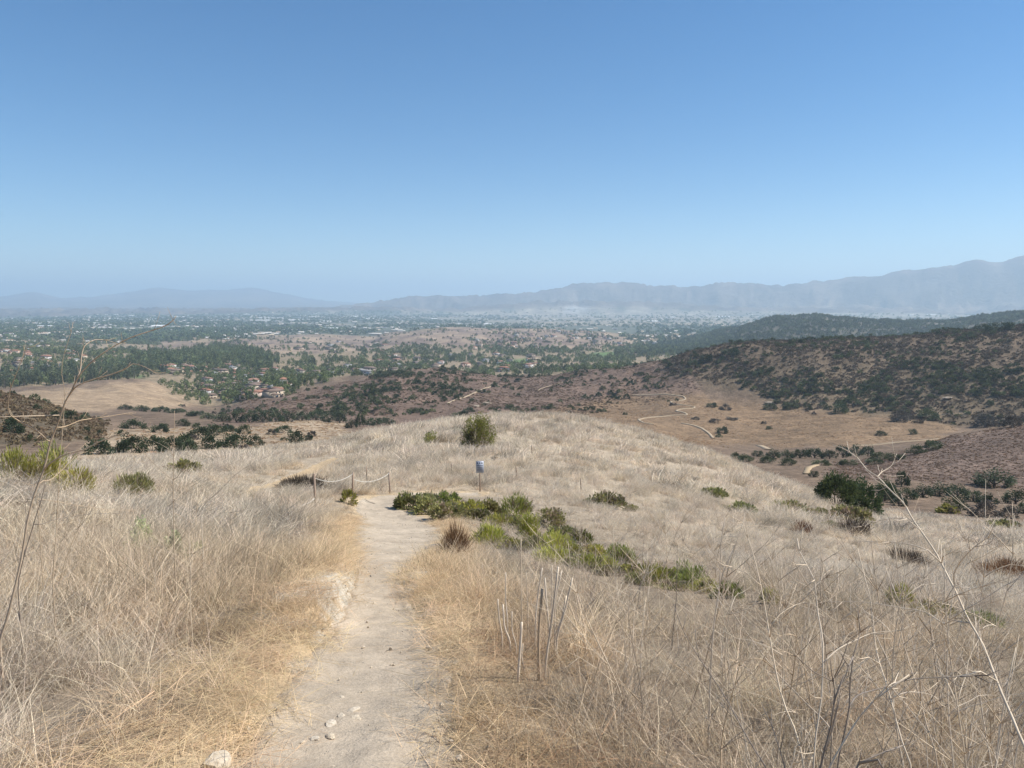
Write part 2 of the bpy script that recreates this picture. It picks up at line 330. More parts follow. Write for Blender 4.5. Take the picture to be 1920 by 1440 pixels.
def leaf_mat(name, a, b_, trans=0.25, rough=0.6, inst=False, spec=0.25, dead=None):
    """two tones mixed per leaf (attribute lc) and per copy"""
    m = bpy.data.materials.new(name); t, ns, L = nodes(m)
    out = N(ns, 'ShaderNodeOutputMaterial')
    at = N(ns, 'ShaderNodeAttribute', attribute_name='lc')
    oi = N(ns, 'ShaderNodeObjectInfo')
    mx = N(ns, 'ShaderNodeMix', data_type='RGBA'); mx.inputs[6].default_value = a + (1,); mx.inputs[7].default_value = b_ + (1,)
    L.new(at.outputs['Fac'], mx.inputs[0])
    hs = N(ns, 'ShaderNodeHueSaturation')
    mr = N(ns, 'ShaderNodeMapRange'); mr.inputs[3].default_value = 0.72; mr.inputs[4].default_value = 1.28; L.new(oi.outputs['Random'], mr.inputs[0])
    L.new(mr.outputs[0], hs.inputs['Value'])
    mh = N(ns, 'ShaderNodeMapRange'); mh.inputs[3].default_value = 0.485; mh.inputs[4].default_value = 0.515
    fr = N(ns, 'ShaderNodeMath', operation='FRACT'); ml = N(ns, 'ShaderNodeMath', operation='MULTIPLY'); ml.inputs[1].default_value = 7.31
    L.new(oi.outputs['Random'], ml.inputs[0]); L.new(ml.outputs[0], fr.inputs[0]); L.new(fr.outputs[0], mh.inputs[0]); L.new(mh.outputs[0], hs.inputs['Hue'])
    src_ = mx.outputs[2]
    if dead:
        lt = N(ns, 'ShaderNodeMath', operation='LESS_THAN'); lt.inputs[1].default_value = 0.08; L.new(at.outputs['Fac'], lt.inputs[0])
        md_ = N(ns, 'ShaderNodeMix', data_type='RGBA'); md_.inputs[7].default_value = dead + (1,); L.new(lt.outputs[0], md_.inputs[0]); L.new(src_, md_.inputs[6]); src_ = md_.outputs[2]
    L.new(src_, hs.inputs['Color']); c = hs.outputs[0]
    if inst:
        ti = N(ns, 'ShaderNodeAttribute', attribute_name='tint', attribute_type='INSTANCER')
        m2 = N(ns, 'ShaderNodeMix', data_type='RGBA', blend_type='MULTIPLY'); m2.inputs[0].default_value = 1
        L.new(c, m2.inputs[6]); L.new(ti.outputs['Color'], m2.inputs[7]); c = m2.outputs[2]
    d = N(ns, 'ShaderNodeBsdfPrincipled', i_Roughness=rough); d.inputs['Specular IOR Level'].default_value = spec
    L.new(c, d.inputs['Base Color'])
    tr = N(ns, 'ShaderNodeBsdfTranslucent'); L.new(c, tr.inputs[0])
    ms = N(ns, 'ShaderNodeMixShader'); ms.inputs[0].default_value = trans
    L.new(d.outputs[0], ms.inputs[1]); L.new(tr.outputs[0], ms.inputs[2]); L.new(ms.outputs[0], out.inputs[0]); return m

def plain_mat(name, c, rough=0.8, scale=6.0, amp=0.2, bump=0.2, stretch=None, metallic=0):
    m = bpy.data.materials.new(name); t, ns, L = nodes(m)
    out = N(ns, 'ShaderNodeOutputMaterial'); b = N(ns, 'ShaderNodeBsdfPrincipled', i_Roughness=rough, i_Metallic=metallic)
    tc_ = N(ns, 'ShaderNodeTexCoord'); n = N(ns, 'ShaderNodeTexNoise'); n.inputs['Scale'].default_value = scale; n.inputs['Detail'].default_value = 5
    mp = N(ns, 'ShaderNodeMapping'); L.new(tc_.outputs['Object'], mp.inputs[0]); L.new(mp.outputs[0], n.inputs['Vector'])
    if stretch: mp.inputs['Scale'].default_value = stretch
    r = N(ns, 'ShaderNodeMapRange'); r.inputs[1].default_value = .3; r.inputs[2].default_value = .7; r.inputs[3].default_value = 1 - amp; r.inputs[4].default_value = 1 + amp
    L.new(n.outputs[0], r.inputs[0])
    hs = N(ns, 'ShaderNodeHueSaturation'); hs.inputs['Color'].default_value = c + (1,); L.new(r.outputs[0], hs.inputs['Value'])
    oi = N(ns, 'ShaderNodeObjectInfo'); mr = N(ns, 'ShaderNodeMapRange'); mr.inputs[3].default_value = 0.9; mr.inputs[4].default_value = 1.1; L.new(oi.outputs['Random'], mr.inputs[0]); L.new(mr.outputs[0], hs.inputs['Saturation'])
    L.new(hs.outputs[0], b.inputs['Base Color'])
    bp = N(ns, 'ShaderNodeBump'); bp.inputs['Strength'].default_value = bump; bp.inputs['Distance'].default_value = 0.01; L.new(n.outputs[0], bp.inputs['Height']); L.new(bp.outputs[0], b.inputs['Normal'])
    L.new(b.outputs[0], out.inputs[0]); return m

M = {}
M['near'] = ground_mat('straw earth', [(1.7, .22), (9, .3), (60, .35)], 0.6, 0.03)
M['hills'] = ground_mat('dry hillside', [(0.02, .22), (0.12, .35), (0.6, .35)], 0.7, 1.2)
M['plain'] = ground_mat('valley plain', [(0.0012, .25), (0.008, .4), (0.03, .45)], 0.1, 2.0)
M['mount'] = ground_mat('mountain slopes', [(0.0008, .2), (0.004, .3), (0.02, .3)], 0.8, 25.0)
M['trail'] = ground_mat('trodden pale earth', [(0.9, .12), (6, .13), (38, .14)], 0.55, 0.03)
M['path'] = ground_mat('sandy path', [(0.5, .1), (3, .15)], 0.3, 0.02, tint=(0.38, 0.295, 0.20))
M['dirt'] = ground_mat('ochre path', [(0.5, .1), (3, .15)], 0.3, 0.02, tint=(0.42, 0.31, 0.19))
M['grass'] = leaf_mat('dry grass', (0.80, 0.68, 0.525), (0.43, 0.345, 0.255), 0.30, 0.7, True, 0.2)
M['fieldgrass'] = leaf_mat('pale field grass', (0.80, 0.69, 0.54), (0.58, 0.485, 0.37), 0.32, 0.7, True, 0.2)
M['straw'] = leaf_mat('golden straw', (0.72, 0.53, 0.315), (0.56, 0.42, 0.26), 0.25, 0.7, True, 0.2)
M['rust'] = leaf_mat('rusty dry brush', (0.30, 0.165, 0.085), (0.20, 0.12, 0.07), 0.2, 0.8)
M['deadtwig'] = leaf_mat('dead brown twigs', (0.12, 0.085, 0.06), (0.07, 0.055, 0.045), 0.05, 0.8)
M['brightleaf'] = leaf_mat('yellow green leaves', (0.55, 0.50, 0.115), (0.31, 0.31, 0.075), 0.40, 0.5, dead=(0.36, 0.28, 0.19))
M['midleaf'] = leaf_mat('fresh green leaves', (0.41, 0.42, 0.11), (0.20, 0.225, 0.065), 0.38, 0.5, dead=(0.36, 0.28, 0.19))
M['oliveleaf'] = leaf_mat('olive leaves', (0.37, 0.345, 0.12), (0.19, 0.185, 0.08), 0.36, 0.55, dead=(0.36, 0.28, 0.19))
M['darkleaf'] = leaf_mat('dark oak leaves', (0.085, 0.115, 0.04), (0.045, 0.065, 0.026), 0.3, 0.5)
M['hillleaf'] = leaf_mat('dusty green leaves', (0.135, 0.145, 0.058), (0.08, 0.092, 0.042), 0.2, 0.6, True)
M['scrub'] = leaf_mat('purple brown scrub', (0.205, 0.152, 0.10), (0.12, 0.09, 0.06), 0.1, 0.8, True)
M['treeleaf'] = leaf_mat('garden tree leaves', (0.195, 0.215, 0.08), (0.11, 0.13, 0.055), 0.2, 0.6, True)
M['pale'] = leaf_mat('pale flower heads', (0.62, 0.60, 0.36), (0.42, 0.44, 0.22), 0.25, 0.7)
M['stem'] = plain_mat('woody stem', (0.12, 0.09, 0.065), 0.85, 8, .25, .3)
M['stalk'] = plain_mat('pale dry stalk', (0.68, 0.55, 0.40), 0.75, 14, .22, .3, (1, 1, .2))
M['stalkdark'] = plain_mat('weathered grey stalk', (0.23, 0.185, 0.145), 0.8, 14, .3, .4, (1, 1, .2))
M['stalkmid'] = plain_mat('tan dry stalk', (0.50, 0.375, 0.25), 0.75, 14, .25, .3, (1, 1, .2))
M['post'] = plain_mat('weathered wood post', (0.30, 0.215, 0.155), 0.85, 9, .3, .4, (1, 1, .15))
M['rope'] = plain_mat('white rope', (0.72, 0.68, 0.60), 0.8, 40, .15, .3)
M['signface'] = plain_mat('sign face painted shade', (0.36, 0.39, 0.46), 0.5, 5, .06, .02)  # blue grey of the face lying in shade, put into its colour
M['signink'] = plain_mat('sign ink', (0.07, 0.08, 0.11), 0.6, 5, .1, .02)
M['rock'] = plain_mat('pale rock', (0.52, 0.435, 0.325), 0.9, 5, .25, .6)
M['outcrop'] = plain_mat('tan sandstone', (0.36, 0.285, 0.205), 0.95, 3, .3, .8)
M['rockgrey'] = plain_mat('grey rock', (0.25, 0.235, 0.21), 0.85, 6, .35, .6)
M['trunk'] = plain_mat('tree bark', (0.11, 0.085, 0.065), 0.9, 3, .2, .3)
WALLC = {'cream': (0.60, 0.52, 0.40), 'white': (0.62, 0.59, 0.54), 'tan': (0.50, 0.40, 0.29), 'pink': (0.58, 0.45, 0.36)}
ROOFC = {'terracotta': (0.30, 0.15, 0.095), 'grey': (0.25, 0.235, 0.22), 'brown': (0.20, 0.14, 0.105)}
for k, c in WALLC.items(): M['wall_' + k] = plain_mat(k + ' stucco', c, 0.9, 2, .06, .05)
for k, c in ROOFC.items(): M['roof_' + k] = plain_mat(k + ' roof tile', c, 0.85, 3, .2, .2)
M['glass'] = plain_mat('window glass', (0.03, 0.035, 0.045), 0.15, 2, .1, .0)

# ------------------------------------------------------------------ mesh helpers
def mesh_np(name, verts, quads, mats, mat_idx=None, attrs=None, smooth=False, tris=None):
    me = bpy.data.meshes.new(name)
    verts = np.asarray(verts, np.float32); nv = len(verts)
    fl = []
    nq = 0 if quads is None else len(quads); ntr = 0 if tris is None else len(tris)
    loops = np.concatenate([np.asarray(quads, np.int32).ravel() if nq else np.zeros(0, np.int32), np.asarray(tris, np.int32).ravel() if ntr else np.zeros(0, np.int32)])
    starts = np.concatenate([np.arange(nq) * 4, nq * 4 + np.arange(ntr) * 3]).astype(np.int32)
    me.vertices.add(nv); me.vertices.foreach_set('co', verts.ravel())
    me.loops.add(len(loops)); me.loops.foreach_set('vertex_index', loops)
    me.polygons.add(nq + ntr); me.polygons.foreach_set('loop_start', starts)
    for m in (mats if isinstance(mats, (list, tuple)) else [mats]): me.materials.append(m)
    if mat_idx is not None: me.polygons.foreach_set('material_index', np.asarray(mat_idx, np.int32))
    if smooth: me.polygons.foreach_set('use_smooth', np.ones(nq + ntr, bool))
    for k, a in (attrs or {}).items():
        a = np.asarray(a, np.float32)
        if a.ndim == 1:
            at = me.attributes.new(k, 'FLOAT', 'POINT'); at.data.foreach_set('value', a)
        else:
            at = me.attributes.new(k, 'FLOAT_COLOR', 'POINT'); at.data.foreach_set('color', np.c_[a, np.ones(len(a))].astype(np.float32).ravel())
    me.update(calc_edges=True); me.validate()
    return me
def obj(name, me, parent=None, label=None, cat=None, group=None, kind=None, loc=None, col=None):
    o = bpy.data.objects.new(name, me); (col or COL).objects.link(o)
    if parent: o.parent = parent
    if loc is not None: o.location = loc
    tag(o, label, cat, group, kind); return o
def tag(o, label=None, cat=None, group=None, kind=None):
    if label: o['label'] = label
    if cat: o['category'] = cat
    if group: o['group'] = group
    if kind: o['kind'] = kind
def thing(name, loc, label, cat, group=None, rz=0, s=1):
    o = bpy.data.objects.new(name, None); COL.objects.link(o); o.location = loc; o.rotation_euler = (0, 0, rz); o.scale = (s, s, s)
    o.empty_display_size = 0.2; tag(o, label, cat, group); return o

class MB:
    """collects tubes, boxes and free faces into one mesh"""
    def __init__(s): s.v = []; s.q = []; s.t = []; s.qm = []; s.tm = []
    def tube(s, P, rad, sides=5, m=0, cap=True):
        P = np.asarray(P, float); n = len(P); rad = np.broadcast_to(np.asarray(rad, float), (n,))
        T = np.gradient(P, axis=0); T /= np.linalg.norm(T, axis=1)[:, None] + 1e-9
        up = np.array([0, 0, 1.0]) if abs(T[0, 2]) < 0.9 else np.array([1.0, 0, 0])
        base = len(s.v)
        for i in range(n):
            a = np.cross(T[i], up); a /= np.linalg.norm(a) + 1e-9; b = np.cross(T[i], a); up = np.cross(a, T[i]) if True else up
            for k in range(sides):
                th = 2 * math.pi * k / sides
                s.v.append(P[i] + rad[i] * (math.cos(th) * a + math.sin(th) * b))
        for i in range(n - 1):
            for k in range(sides):
                k2 = (k + 1) % sides
                s.q.append((base + i * sides + k, base + i * sides + k2, base + (i + 1) * sides + k2, base + (i + 1) * sides + k)); s.qm.append(m)
        if cap:
            for e, o in ((0, 0), (n - 1, 1)):
                c = len(s.v); s.v.append(P[e])
                for k in range(sides):
                    a = base + e * sides + k; b = base + e * sides + (k + 1) % sides
                    s.t.append((c, b, a) if o == 0 else (c, a, b)); s.tm.append(m)
        return s
    def box(s, c, d, rz=0, m=0, taper=1.0, bev=0.0):
        c = np.asarray(c, float); hx, hy, hzz = d[0] / 2, d[1] / 2, d[2] / 2; ca, sa = math.cos(rz), math.sin(rz); base = len(s.v)
        for z, t in ((-hzz, 1), (hzz, taper)):
            for x, y in ((-hx, -hy), (hx, -hy), (hx, hy), (-hx, hy)):
                s.v.append(c + np.array([(x * ca - y * sa) * t, (x * sa + y * ca) * t, z]))
        for f in ((3, 2, 1, 0), (4, 5, 6, 7), (0, 1, 5, 4), (1, 2, 6, 5), (2, 3, 7, 6), (3, 0, 4, 7)):
            s.q.append(tuple(base + i for i in f)); s.qm.append(m)
        return s
    def mesh(s, name, mats, attrs=None, smooth=False):
        return mesh_np(name, np.array(s.v), s.q if s.q else None, mats, s.qm + s.tm, attrs, smooth, s.t if s.t else None)

def unit(v): return v / (np.linalg.norm(v, axis=-1, keepdims=True) + 1e-9)
def leaf_quads(c, size, rg, aspect=0.5, up=0.35, dirs=None):
    """rhombic leaves at points c -> verts, quads"""
    n = len(c); d = rg.normal(size=(n, 3)) if dirs is None else dirs + rg.normal(size=(n, 3)) * 0.35
    d[:, 2] += up; d = unit(d); s = unit(np.cross(d, rg.normal(size=(n, 3)))); L = np.asarray(size)[:, None] * np.ones((n, 1))
    v = np.stack([c, c + d * L * .5 + s * L * aspect * .5, c + d * L, c + d * L * .5 - s * L * aspect * .5], 1)
    return v.reshape(-1, 3), np.arange(n * 4).reshape(-1, 4)

def shrub_points(rg, w_, d_, h, n, clumps=14, base=0.12, cl=0.33, hollow=0.55):
    """leaf positions: lumpy clumps over a dome"""
    k = rg.normal(size=(clumps, 3)); k[:, 2] = np.abs(k[:, 2]) * 1.0 + 0.05; k = unit(k) * (hollow + (1 - hollow - cl * .6) * rg.random((clumps, 1)) ** 0.5)
    which = rg.integers(0, clumps, n); rad = cl * (0.6 + 0.8 * rg.random(clumps))
    p = unit(rg.normal(size=(n, 3))) * (rg.random((n, 1)) ** 0.45) * rad[which][:, None] + k[which]
    p[:, 2] = np.where(p[:, 2] < 0.0, -p[:, 2] * 0.5, p[:, 2])
    dirs = unit(p - np.array([0, 0, 0.1]))
    p = p * np.array([w_ / 2, d_ / 2, h * (1 - base)]); p[:, 2] += base * h * rg.random(n)
    lc = np.clip(rg.random(n) * 0.65 + 0.1 + 0.25 * rg.random(clumps)[which], 0, 1); dc = rg.random(clumps) < .22; lc = np.where((dc[which] & (rg.random(n) < .65)) | (rg.random(n) < .10), 0, lc)
    return p, dirs, lc

def make_shrub(name, seed, w_, d_, h, n, leaf, mat, clumps=14, aspect=0.5, stems=7, stemr=0.02, cl=0.33, up=0.3, base=0.12, hollow=0.55):
    rg = np.random.default_rng(seed)
    p, dirs, lc = shrub_points(rg, w_, d_, h, n, clumps, base, cl, hollow)
    v, q = leaf_quads(p, leaf * (0.7 + 0.6 * rg.random(n)), rg, aspect, up, dirs)
    fo = mesh_np(name + '_foliage', v, q, mat, None, {'lc': np.repeat(lc, 4)})
    mb = MB()
    for i in range(stems):
        t = p[rg.integers(0, n)] * 0.85; b = np.array([t[0] * .12, t[1] * .12, -0.1]); m_ = (b + t) / 2 + rg.normal(size=3) * h * 0.05
        mb.tube([b, m_ * np.array([.8, .8, 1]), t], [stemr, stemr * .7, stemr * .3], 5)
    return fo, mb.mesh(name + '_stems', M['stem'])

def place_shrub(name, label, cat, u, v, fo, st, rz=0, s=1, sink=0.0, pos=None, group=None):
    p = ground_hit(u, v) if pos is None else pos
    t = thing(name, (p[0], p[1], p[2] - sink), label, cat, group, rz, s)
    obj('foliage', fo, t); obj('stems', st, t); return t

SRC = {}
def scatter(name, label, cat, pts, rot, scl, idx, sources, tint=None):
    """one mass of growth: instances of a few small meshes at computed points"""
    col = bpy.data.collections.new(name + '_sources')
    for i, me in enumerate(sources):
        o = bpy.data.objects.new('%s_source_%02d' % (name, i), me); col.objects.link(o)
    n = len(pts); me = bpy.data.meshes.new(name); me.vertices.add(n); me.vertices.foreach_set('co', np.asarray(pts, np.float32).ravel())
    a = me.attributes.new('rot', 'FLOAT_VECTOR', 'POINT'); a.data.foreach_set('vector', np.asarray(rot, np.float32).ravel())
    a = me.attributes.new('scl', 'FLOAT_VECTOR', 'POINT'); s3 = np.asarray(scl, np.float32); s3 = np.repeat(s3[:, None], 3, 1) if s3.ndim == 1 else s3
    a.data.foreach_set('vector', s3.ravel())
    a = me.attributes.new('idx', 'INT', 'POINT'); a.data.foreach_set('value', np.asarray(idx, np.int32))
    if tint is None: tint = np.ones((n, 3))
    a = me.attributes.new('tint', 'FLOAT_COLOR', 'POINT'); a.data.foreach_set('color', np.c_[tint, np.ones(n)].astype(np.float32).ravel())
    o = obj(name, me, None, label, cat, None, 'stuff')
    g = bpy.data.node_groups.new(name + '_scatter', 'GeometryNodeTree')
    g.interface.new_socket('Geometry', in_out='INPUT', socket_type='NodeSocketGeometry'); g.interface.new_socket('Geometry', in_out='OUTPUT', socket_type='NodeSocketGeometry')
    ns = g.nodes; L = g.links
    gi = ns.new('NodeGroupInput'); go = ns.new('NodeGroupOutput'); ip = ns.new('GeometryNodeInstanceOnPoints'); ci = ns.new('GeometryNodeCollectionInfo')
    ci.inputs['Collection'].default_value = col; ci.inputs['Separate Children'].default_value = True; ci.inputs['Reset Children'].default_value = True
    def na(nm, typ): k = ns.new('GeometryNodeInputNamedAttribute'); k.data_type = typ; k.inputs['Name'].default_value = nm; return k.outputs['Attribute']
    L.new(gi.outputs[0], ip.inputs['Points']); L.new(ci.outputs[0], ip.inputs['Instance']); ip.inputs['Pick Instance'].default_value = True
    L.new(na('idx', 'INT'), ip.inputs['Instance Index'])
    er = ns.new('FunctionNodeEulerToRotation'); L.new(na('rot', 'FLOAT_VECTOR'), er.inputs[0]); L.new(er.outputs[0], ip.inputs['Rotation'])
    L.new(na('scl', 'FLOAT_VECTOR'), ip.inputs['Scale']); L.new(ip.outputs[0], go.inputs[0])
    md = o.modifiers.new('scatter', 'NODES'); md.node_group = g
    return o

# ------------------------------------------------------------------ the land as meshes
az_in = np.radians(np.arange(-46, 46.01, 0.13)); az_out = np.radians(np.arange(46 + 4, 360 - 46, 4.0))
azs = np.r_[az_in, az_out]
rs = [0.0]
r = 0.9
while r < 30000:
    rs.append(r)
    st = 0.0125 if r < 130 else (0.0105 if r < 3000 else 0.014)
    r *= 1 + st
rs = np.array(rs); rs[-1] = 29500
def land(name, r0, r1, mat, label, cat):
    k0 = np.searchsorted(rs, r0); k1 = np.searchsorted(rs, r1); rr = rs[k0:k1 + 1]
    rr = np.where(rr == 0, 0.02, rr)
    A, B = np.meshgrid(azs, rr, indexing='ij')
    x = B * np.sin(A); y = B * np.cos(A); z = height(x.ravel(), y.ravel()).reshape(x.shape)
    c = cover(x.ravel(), y.ravel(), z.ravel())
    if r0 > 100:
        c = c.reshape(x.shape + (3,))
        for _ in range(3): c[1:-1] = (c[:-2] + 2 * c[1:-1] + c[2:]) / 4; c[:, 1:-1] = (c[:, :-2] + 2 * c[:, 1:-1] + c[:, 2:]) / 4
        c = c.reshape(-1, 3)
    na_, nr_ = x.shape; ii, jj = np.meshgrid(np.arange(na_), np.arange(nr_ - 1), indexing='ij'); i2 = (ii + 1) % na_
    q = np.stack([ii * nr_ + jj, ii * nr_ + jj + 1, i2 * nr_ + jj + 1, i2 * nr_ + jj], -1).reshape(-1, 4)
    me = mesh_np(name, np.stack([x, y, z], -1).reshape(-1, 3), q, mat, None, {'col': c}, True)
    return obj(name, me, None, label, cat, None, 'structure')
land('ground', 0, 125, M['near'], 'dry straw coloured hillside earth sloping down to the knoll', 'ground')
land('hills', 125, 3000, M['hills'], 'brown scrubby hills and meadows beyond the grassy knoll', 'hills')
land('plain', 3000, 7800, M['plain'], 'wide hazy valley plain with fields', 'plain')
land('mountains', 7800, 60000, M['mount'], 'hazy blue mountain ranges on the skyline', 'mountains')

# trail surfaces
def strip(name, P, W, mat, label, lift=0.02, cols=22, over=1.35, rough=0.02, attr=True, step_noise=2.2):
    T = np.gradient(P, axis=0); T /= np.linalg.norm(T, axis=1)[:, None]; Nn = np.c_[T[:, 1], -T[:, 0]]
    s = np.linspace(-over, over, cols)
    jag = 1 + 0.30 * (fbm(np.arange(len(P)) * 0.045 * step_noise, np.zeros(len(P)), 51, 4) - 0.5)[:, None] * np.ones((1, cols))
    x = P[:, :1] + Nn[:, :1] * s * W[:, None] * jag; y = P[:, 1:2] + Nn[:, 1:2] * s * W[:, None] * jag
    z = height(x.ravel(), y.ravel()).reshape(x.shape)
    sa = np.abs(s)[None] + 0.5 * (fbm(x * 2.6, y * 2.6, 52, 4) - 0.5)
    z = z + lift * (1 - 2.4 * sstep(0.85, 1.18, sa)) + rough * (fbm(x * 4, y * 4, 53, 4) - 0.5) * (1 - sstep(.8, 1.1, sa))
    n, m_ = x.shape; ii, jj = np.meshgrid(np.arange(n - 1), np.arange(m_ - 1), indexing='ij')
    q = np.stack([ii * m_ + jj, ii * m_ + jj + 1, (ii + 1) * m_ + jj + 1, (ii + 1) * m_ + jj], -1).reshape(-1, 4)[:, ::-1]
    g = fbm(x * 1.3, y * 1.3, 54, 4).ravel()
    c = C(0.45, 0.365, 0.27) * (0.86 + 0.28 * g)[:, None]
    me = mesh_np(name, np.stack([x, y, z], -1).reshape(-1, 3), q, mat, None, {'col': c}, True)
    return obj(name, me, None, label, 'path', None, 'structure')
P, W, _ = PATHS[0]; Pf, Wf = resample(P, W, 0.05)
strip('trail', Pf, Wf, M['trail'], 'pale trodden dirt trail running downhill through dry grass', 0.025, 44, 1.3, 0.05, True, 1.0)
strip('side_trail', PATHS[1][0], PATHS[1][1], M['trail'], 'pale dirt junction patch running behind the green shrubs to the sign post', 0.025, 16, 1.3, 0.02)
strip('grass_path', PATHS[2][0], PATHS[2][1], M['dirt'], 'ochre dirt path climbing through the grass behind the rope fence', 0.03, 14, 1.3, 0.02)
def far_path(name, pts, width, mat, label, lift=0.35):
    P = [ground_hit(u, v) for u, v in pts]; P = np.array([p[:2] for p in P if p is not None])
    Pr, Wr = resample(P, np.full(len(P), width / 2), 2.5)
    T = np.gradient(Pr, axis=0); T /= np.linalg.norm(T, axis=1)[:, None]; Nn = np.c_[T[:, 1], -T[:, 0]]
    Wr = Wr * (0.75 + 0.5 * fbm(np.arange(len(Pr)) * 0.3, np.zeros(len(Pr)), 57, 3))
    s = np.array([-1.25, -1.0, 0, 1.0, 1.25]); x = Pr[:, :1] + Nn[:, :1] * s * Wr[:, None]; y = Pr[:, 1:2] + Nn[:, 1:2] * s * Wr[:, None]
    z = height(x.ravel(), y.ravel()).reshape(x.shape) + np.array([-.5, lift, lift, lift, -.5])
    n, m_ = x.shape; ii, jj = np.meshgrid(np.arange(n - 1), np.arange(m_ - 1), indexing='ij')
    q = np.stack([ii * m_ + jj, ii * m_ + jj + 1, (ii + 1) * m_ + jj + 1, (ii + 1) * m_ + jj], -1).reshape(-1, 4)[:, ::-1]
    obj(name, mesh_np(name, np.stack([x, y, z], -1).reshape(-1, 3), q, mat, None, None, True), None, label, 'path', None, 'structure')
far_path('zigzag_path', [(1186,741),(1230,740),(1262,741),(1282,744),(1285,748),(1272,752),(1258,753),(1262,757),(1285,760),(1302,763),(1298,766),(1275,768),(1268,771),(1285,775),(1286,778),(1262,779),(1230,782),(1205,785),(1199,789),(1206,793),(1225,796)], 1.25, M['path'], 'thin pale footpath zigzagging down the far brown meadow')
far_path('meadow_path', [(1278,794),(1300,798),(1318,805),(1330,814),(1337,822)], 1.5, M['path'], 'pale footpath curving down the meadow edge to the gully')
far_path('ridge_path', [(838,757),(870,745),(900,732),(925,722)], 1.0, M['path'], 'straight reddish footpath climbing the scrub covered middle hill')
far_path('valley_path', [(1008,732),(1030,724),(1055,717)], 0.9, M['path'], 'short pale track on the slope right of the middle hill')
far_path('sandy_bend', [(1512,889),(1514,882),(1520,876),(1532,872)], 1.4, M['dirt'], 'bright ochre sandy path bend below the knoll by a dark bush', 0.2)
far_path('bridge_track', [(1424,836),(1432,839),(1440,843)], 3.0, M['path'], 'short white concrete track crossing by the gully trees')
far_path('meadow_edge_path', [(1600,836),(1680,830),(1760,823)], 1.2, M['path'], 'faint pale path along the lower edge of the right meadow')


# ------------------------------------------------------------------ dry grass
def tuft(name, seed, nb, l0, l1, spread, w0, lean=(0, 0), tilt=0.35, droop=0.35, mat=None, lev=4, flat=False):
    rg = np.random.default_rng(seed)
    a = rg.random(nb) * 2 * np.pi; rr = spread * np.sqrt(rg.random(nb)); b = np.c_[rr * np.cos(a), rr * np.sin(a), np.full(nb, -0.03)]
    L = l0 + (l1 - l0) * rg.random(nb) ** 1.3
    d = np.c_[rg.normal(size=(nb, 2)) * tilt + np.array(lean), np.ones(nb)]
    if flat: d = np.c_[rg.normal(size=(nb, 2)) + np.array(lean), np.abs(rg.normal(size=nb)) * 0.22 + 0.06]
    d = unit(d); hor = unit(np.c_[d[:, :2] + rg.normal(size=(nb, 2)) * 0.12, np.zeros(nb)])
    dr = droop * (0.3 + 1.2 * rg.random(nb)); s = unit(np.c_[rg.normal(size=(nb, 2)), rg.normal(size=nb) * 0.3]); wd = w0 * (0.6 + 0.8 * rg.random(nb))
    V = []
    for k in range(lev):
        t = k / (lev - 1); c = b + d * (L * t)[:, None] + hor * (L * dr * t * t)[:, None]; c[:, 2] -= L * dr * t * t * (0.15 if flat else 0.45)
        if flat: c[:, 2] = np.maximum(c[:, 2], 0.004 + 0.02 * t)
        ww = wd * (1 - 0.8 * t ** 1.5) / 2
        V += [c - s * ww[:, None], c + s * ww[:, None]]
    V = np.stack(V, 1).reshape(-1, 3); base = np.arange(nb)[:, None] * lev * 2
    q = np.concatenate([base + np.array([2 * k, 2 * k + 1, 2 * k + 3, 2 * k + 2])[None] for k in range(lev - 1)])
    return mesh_np(name, V, q, mat or M['grass'], None, {'lc': np.repeat(rg.random(nb), lev * 2)})

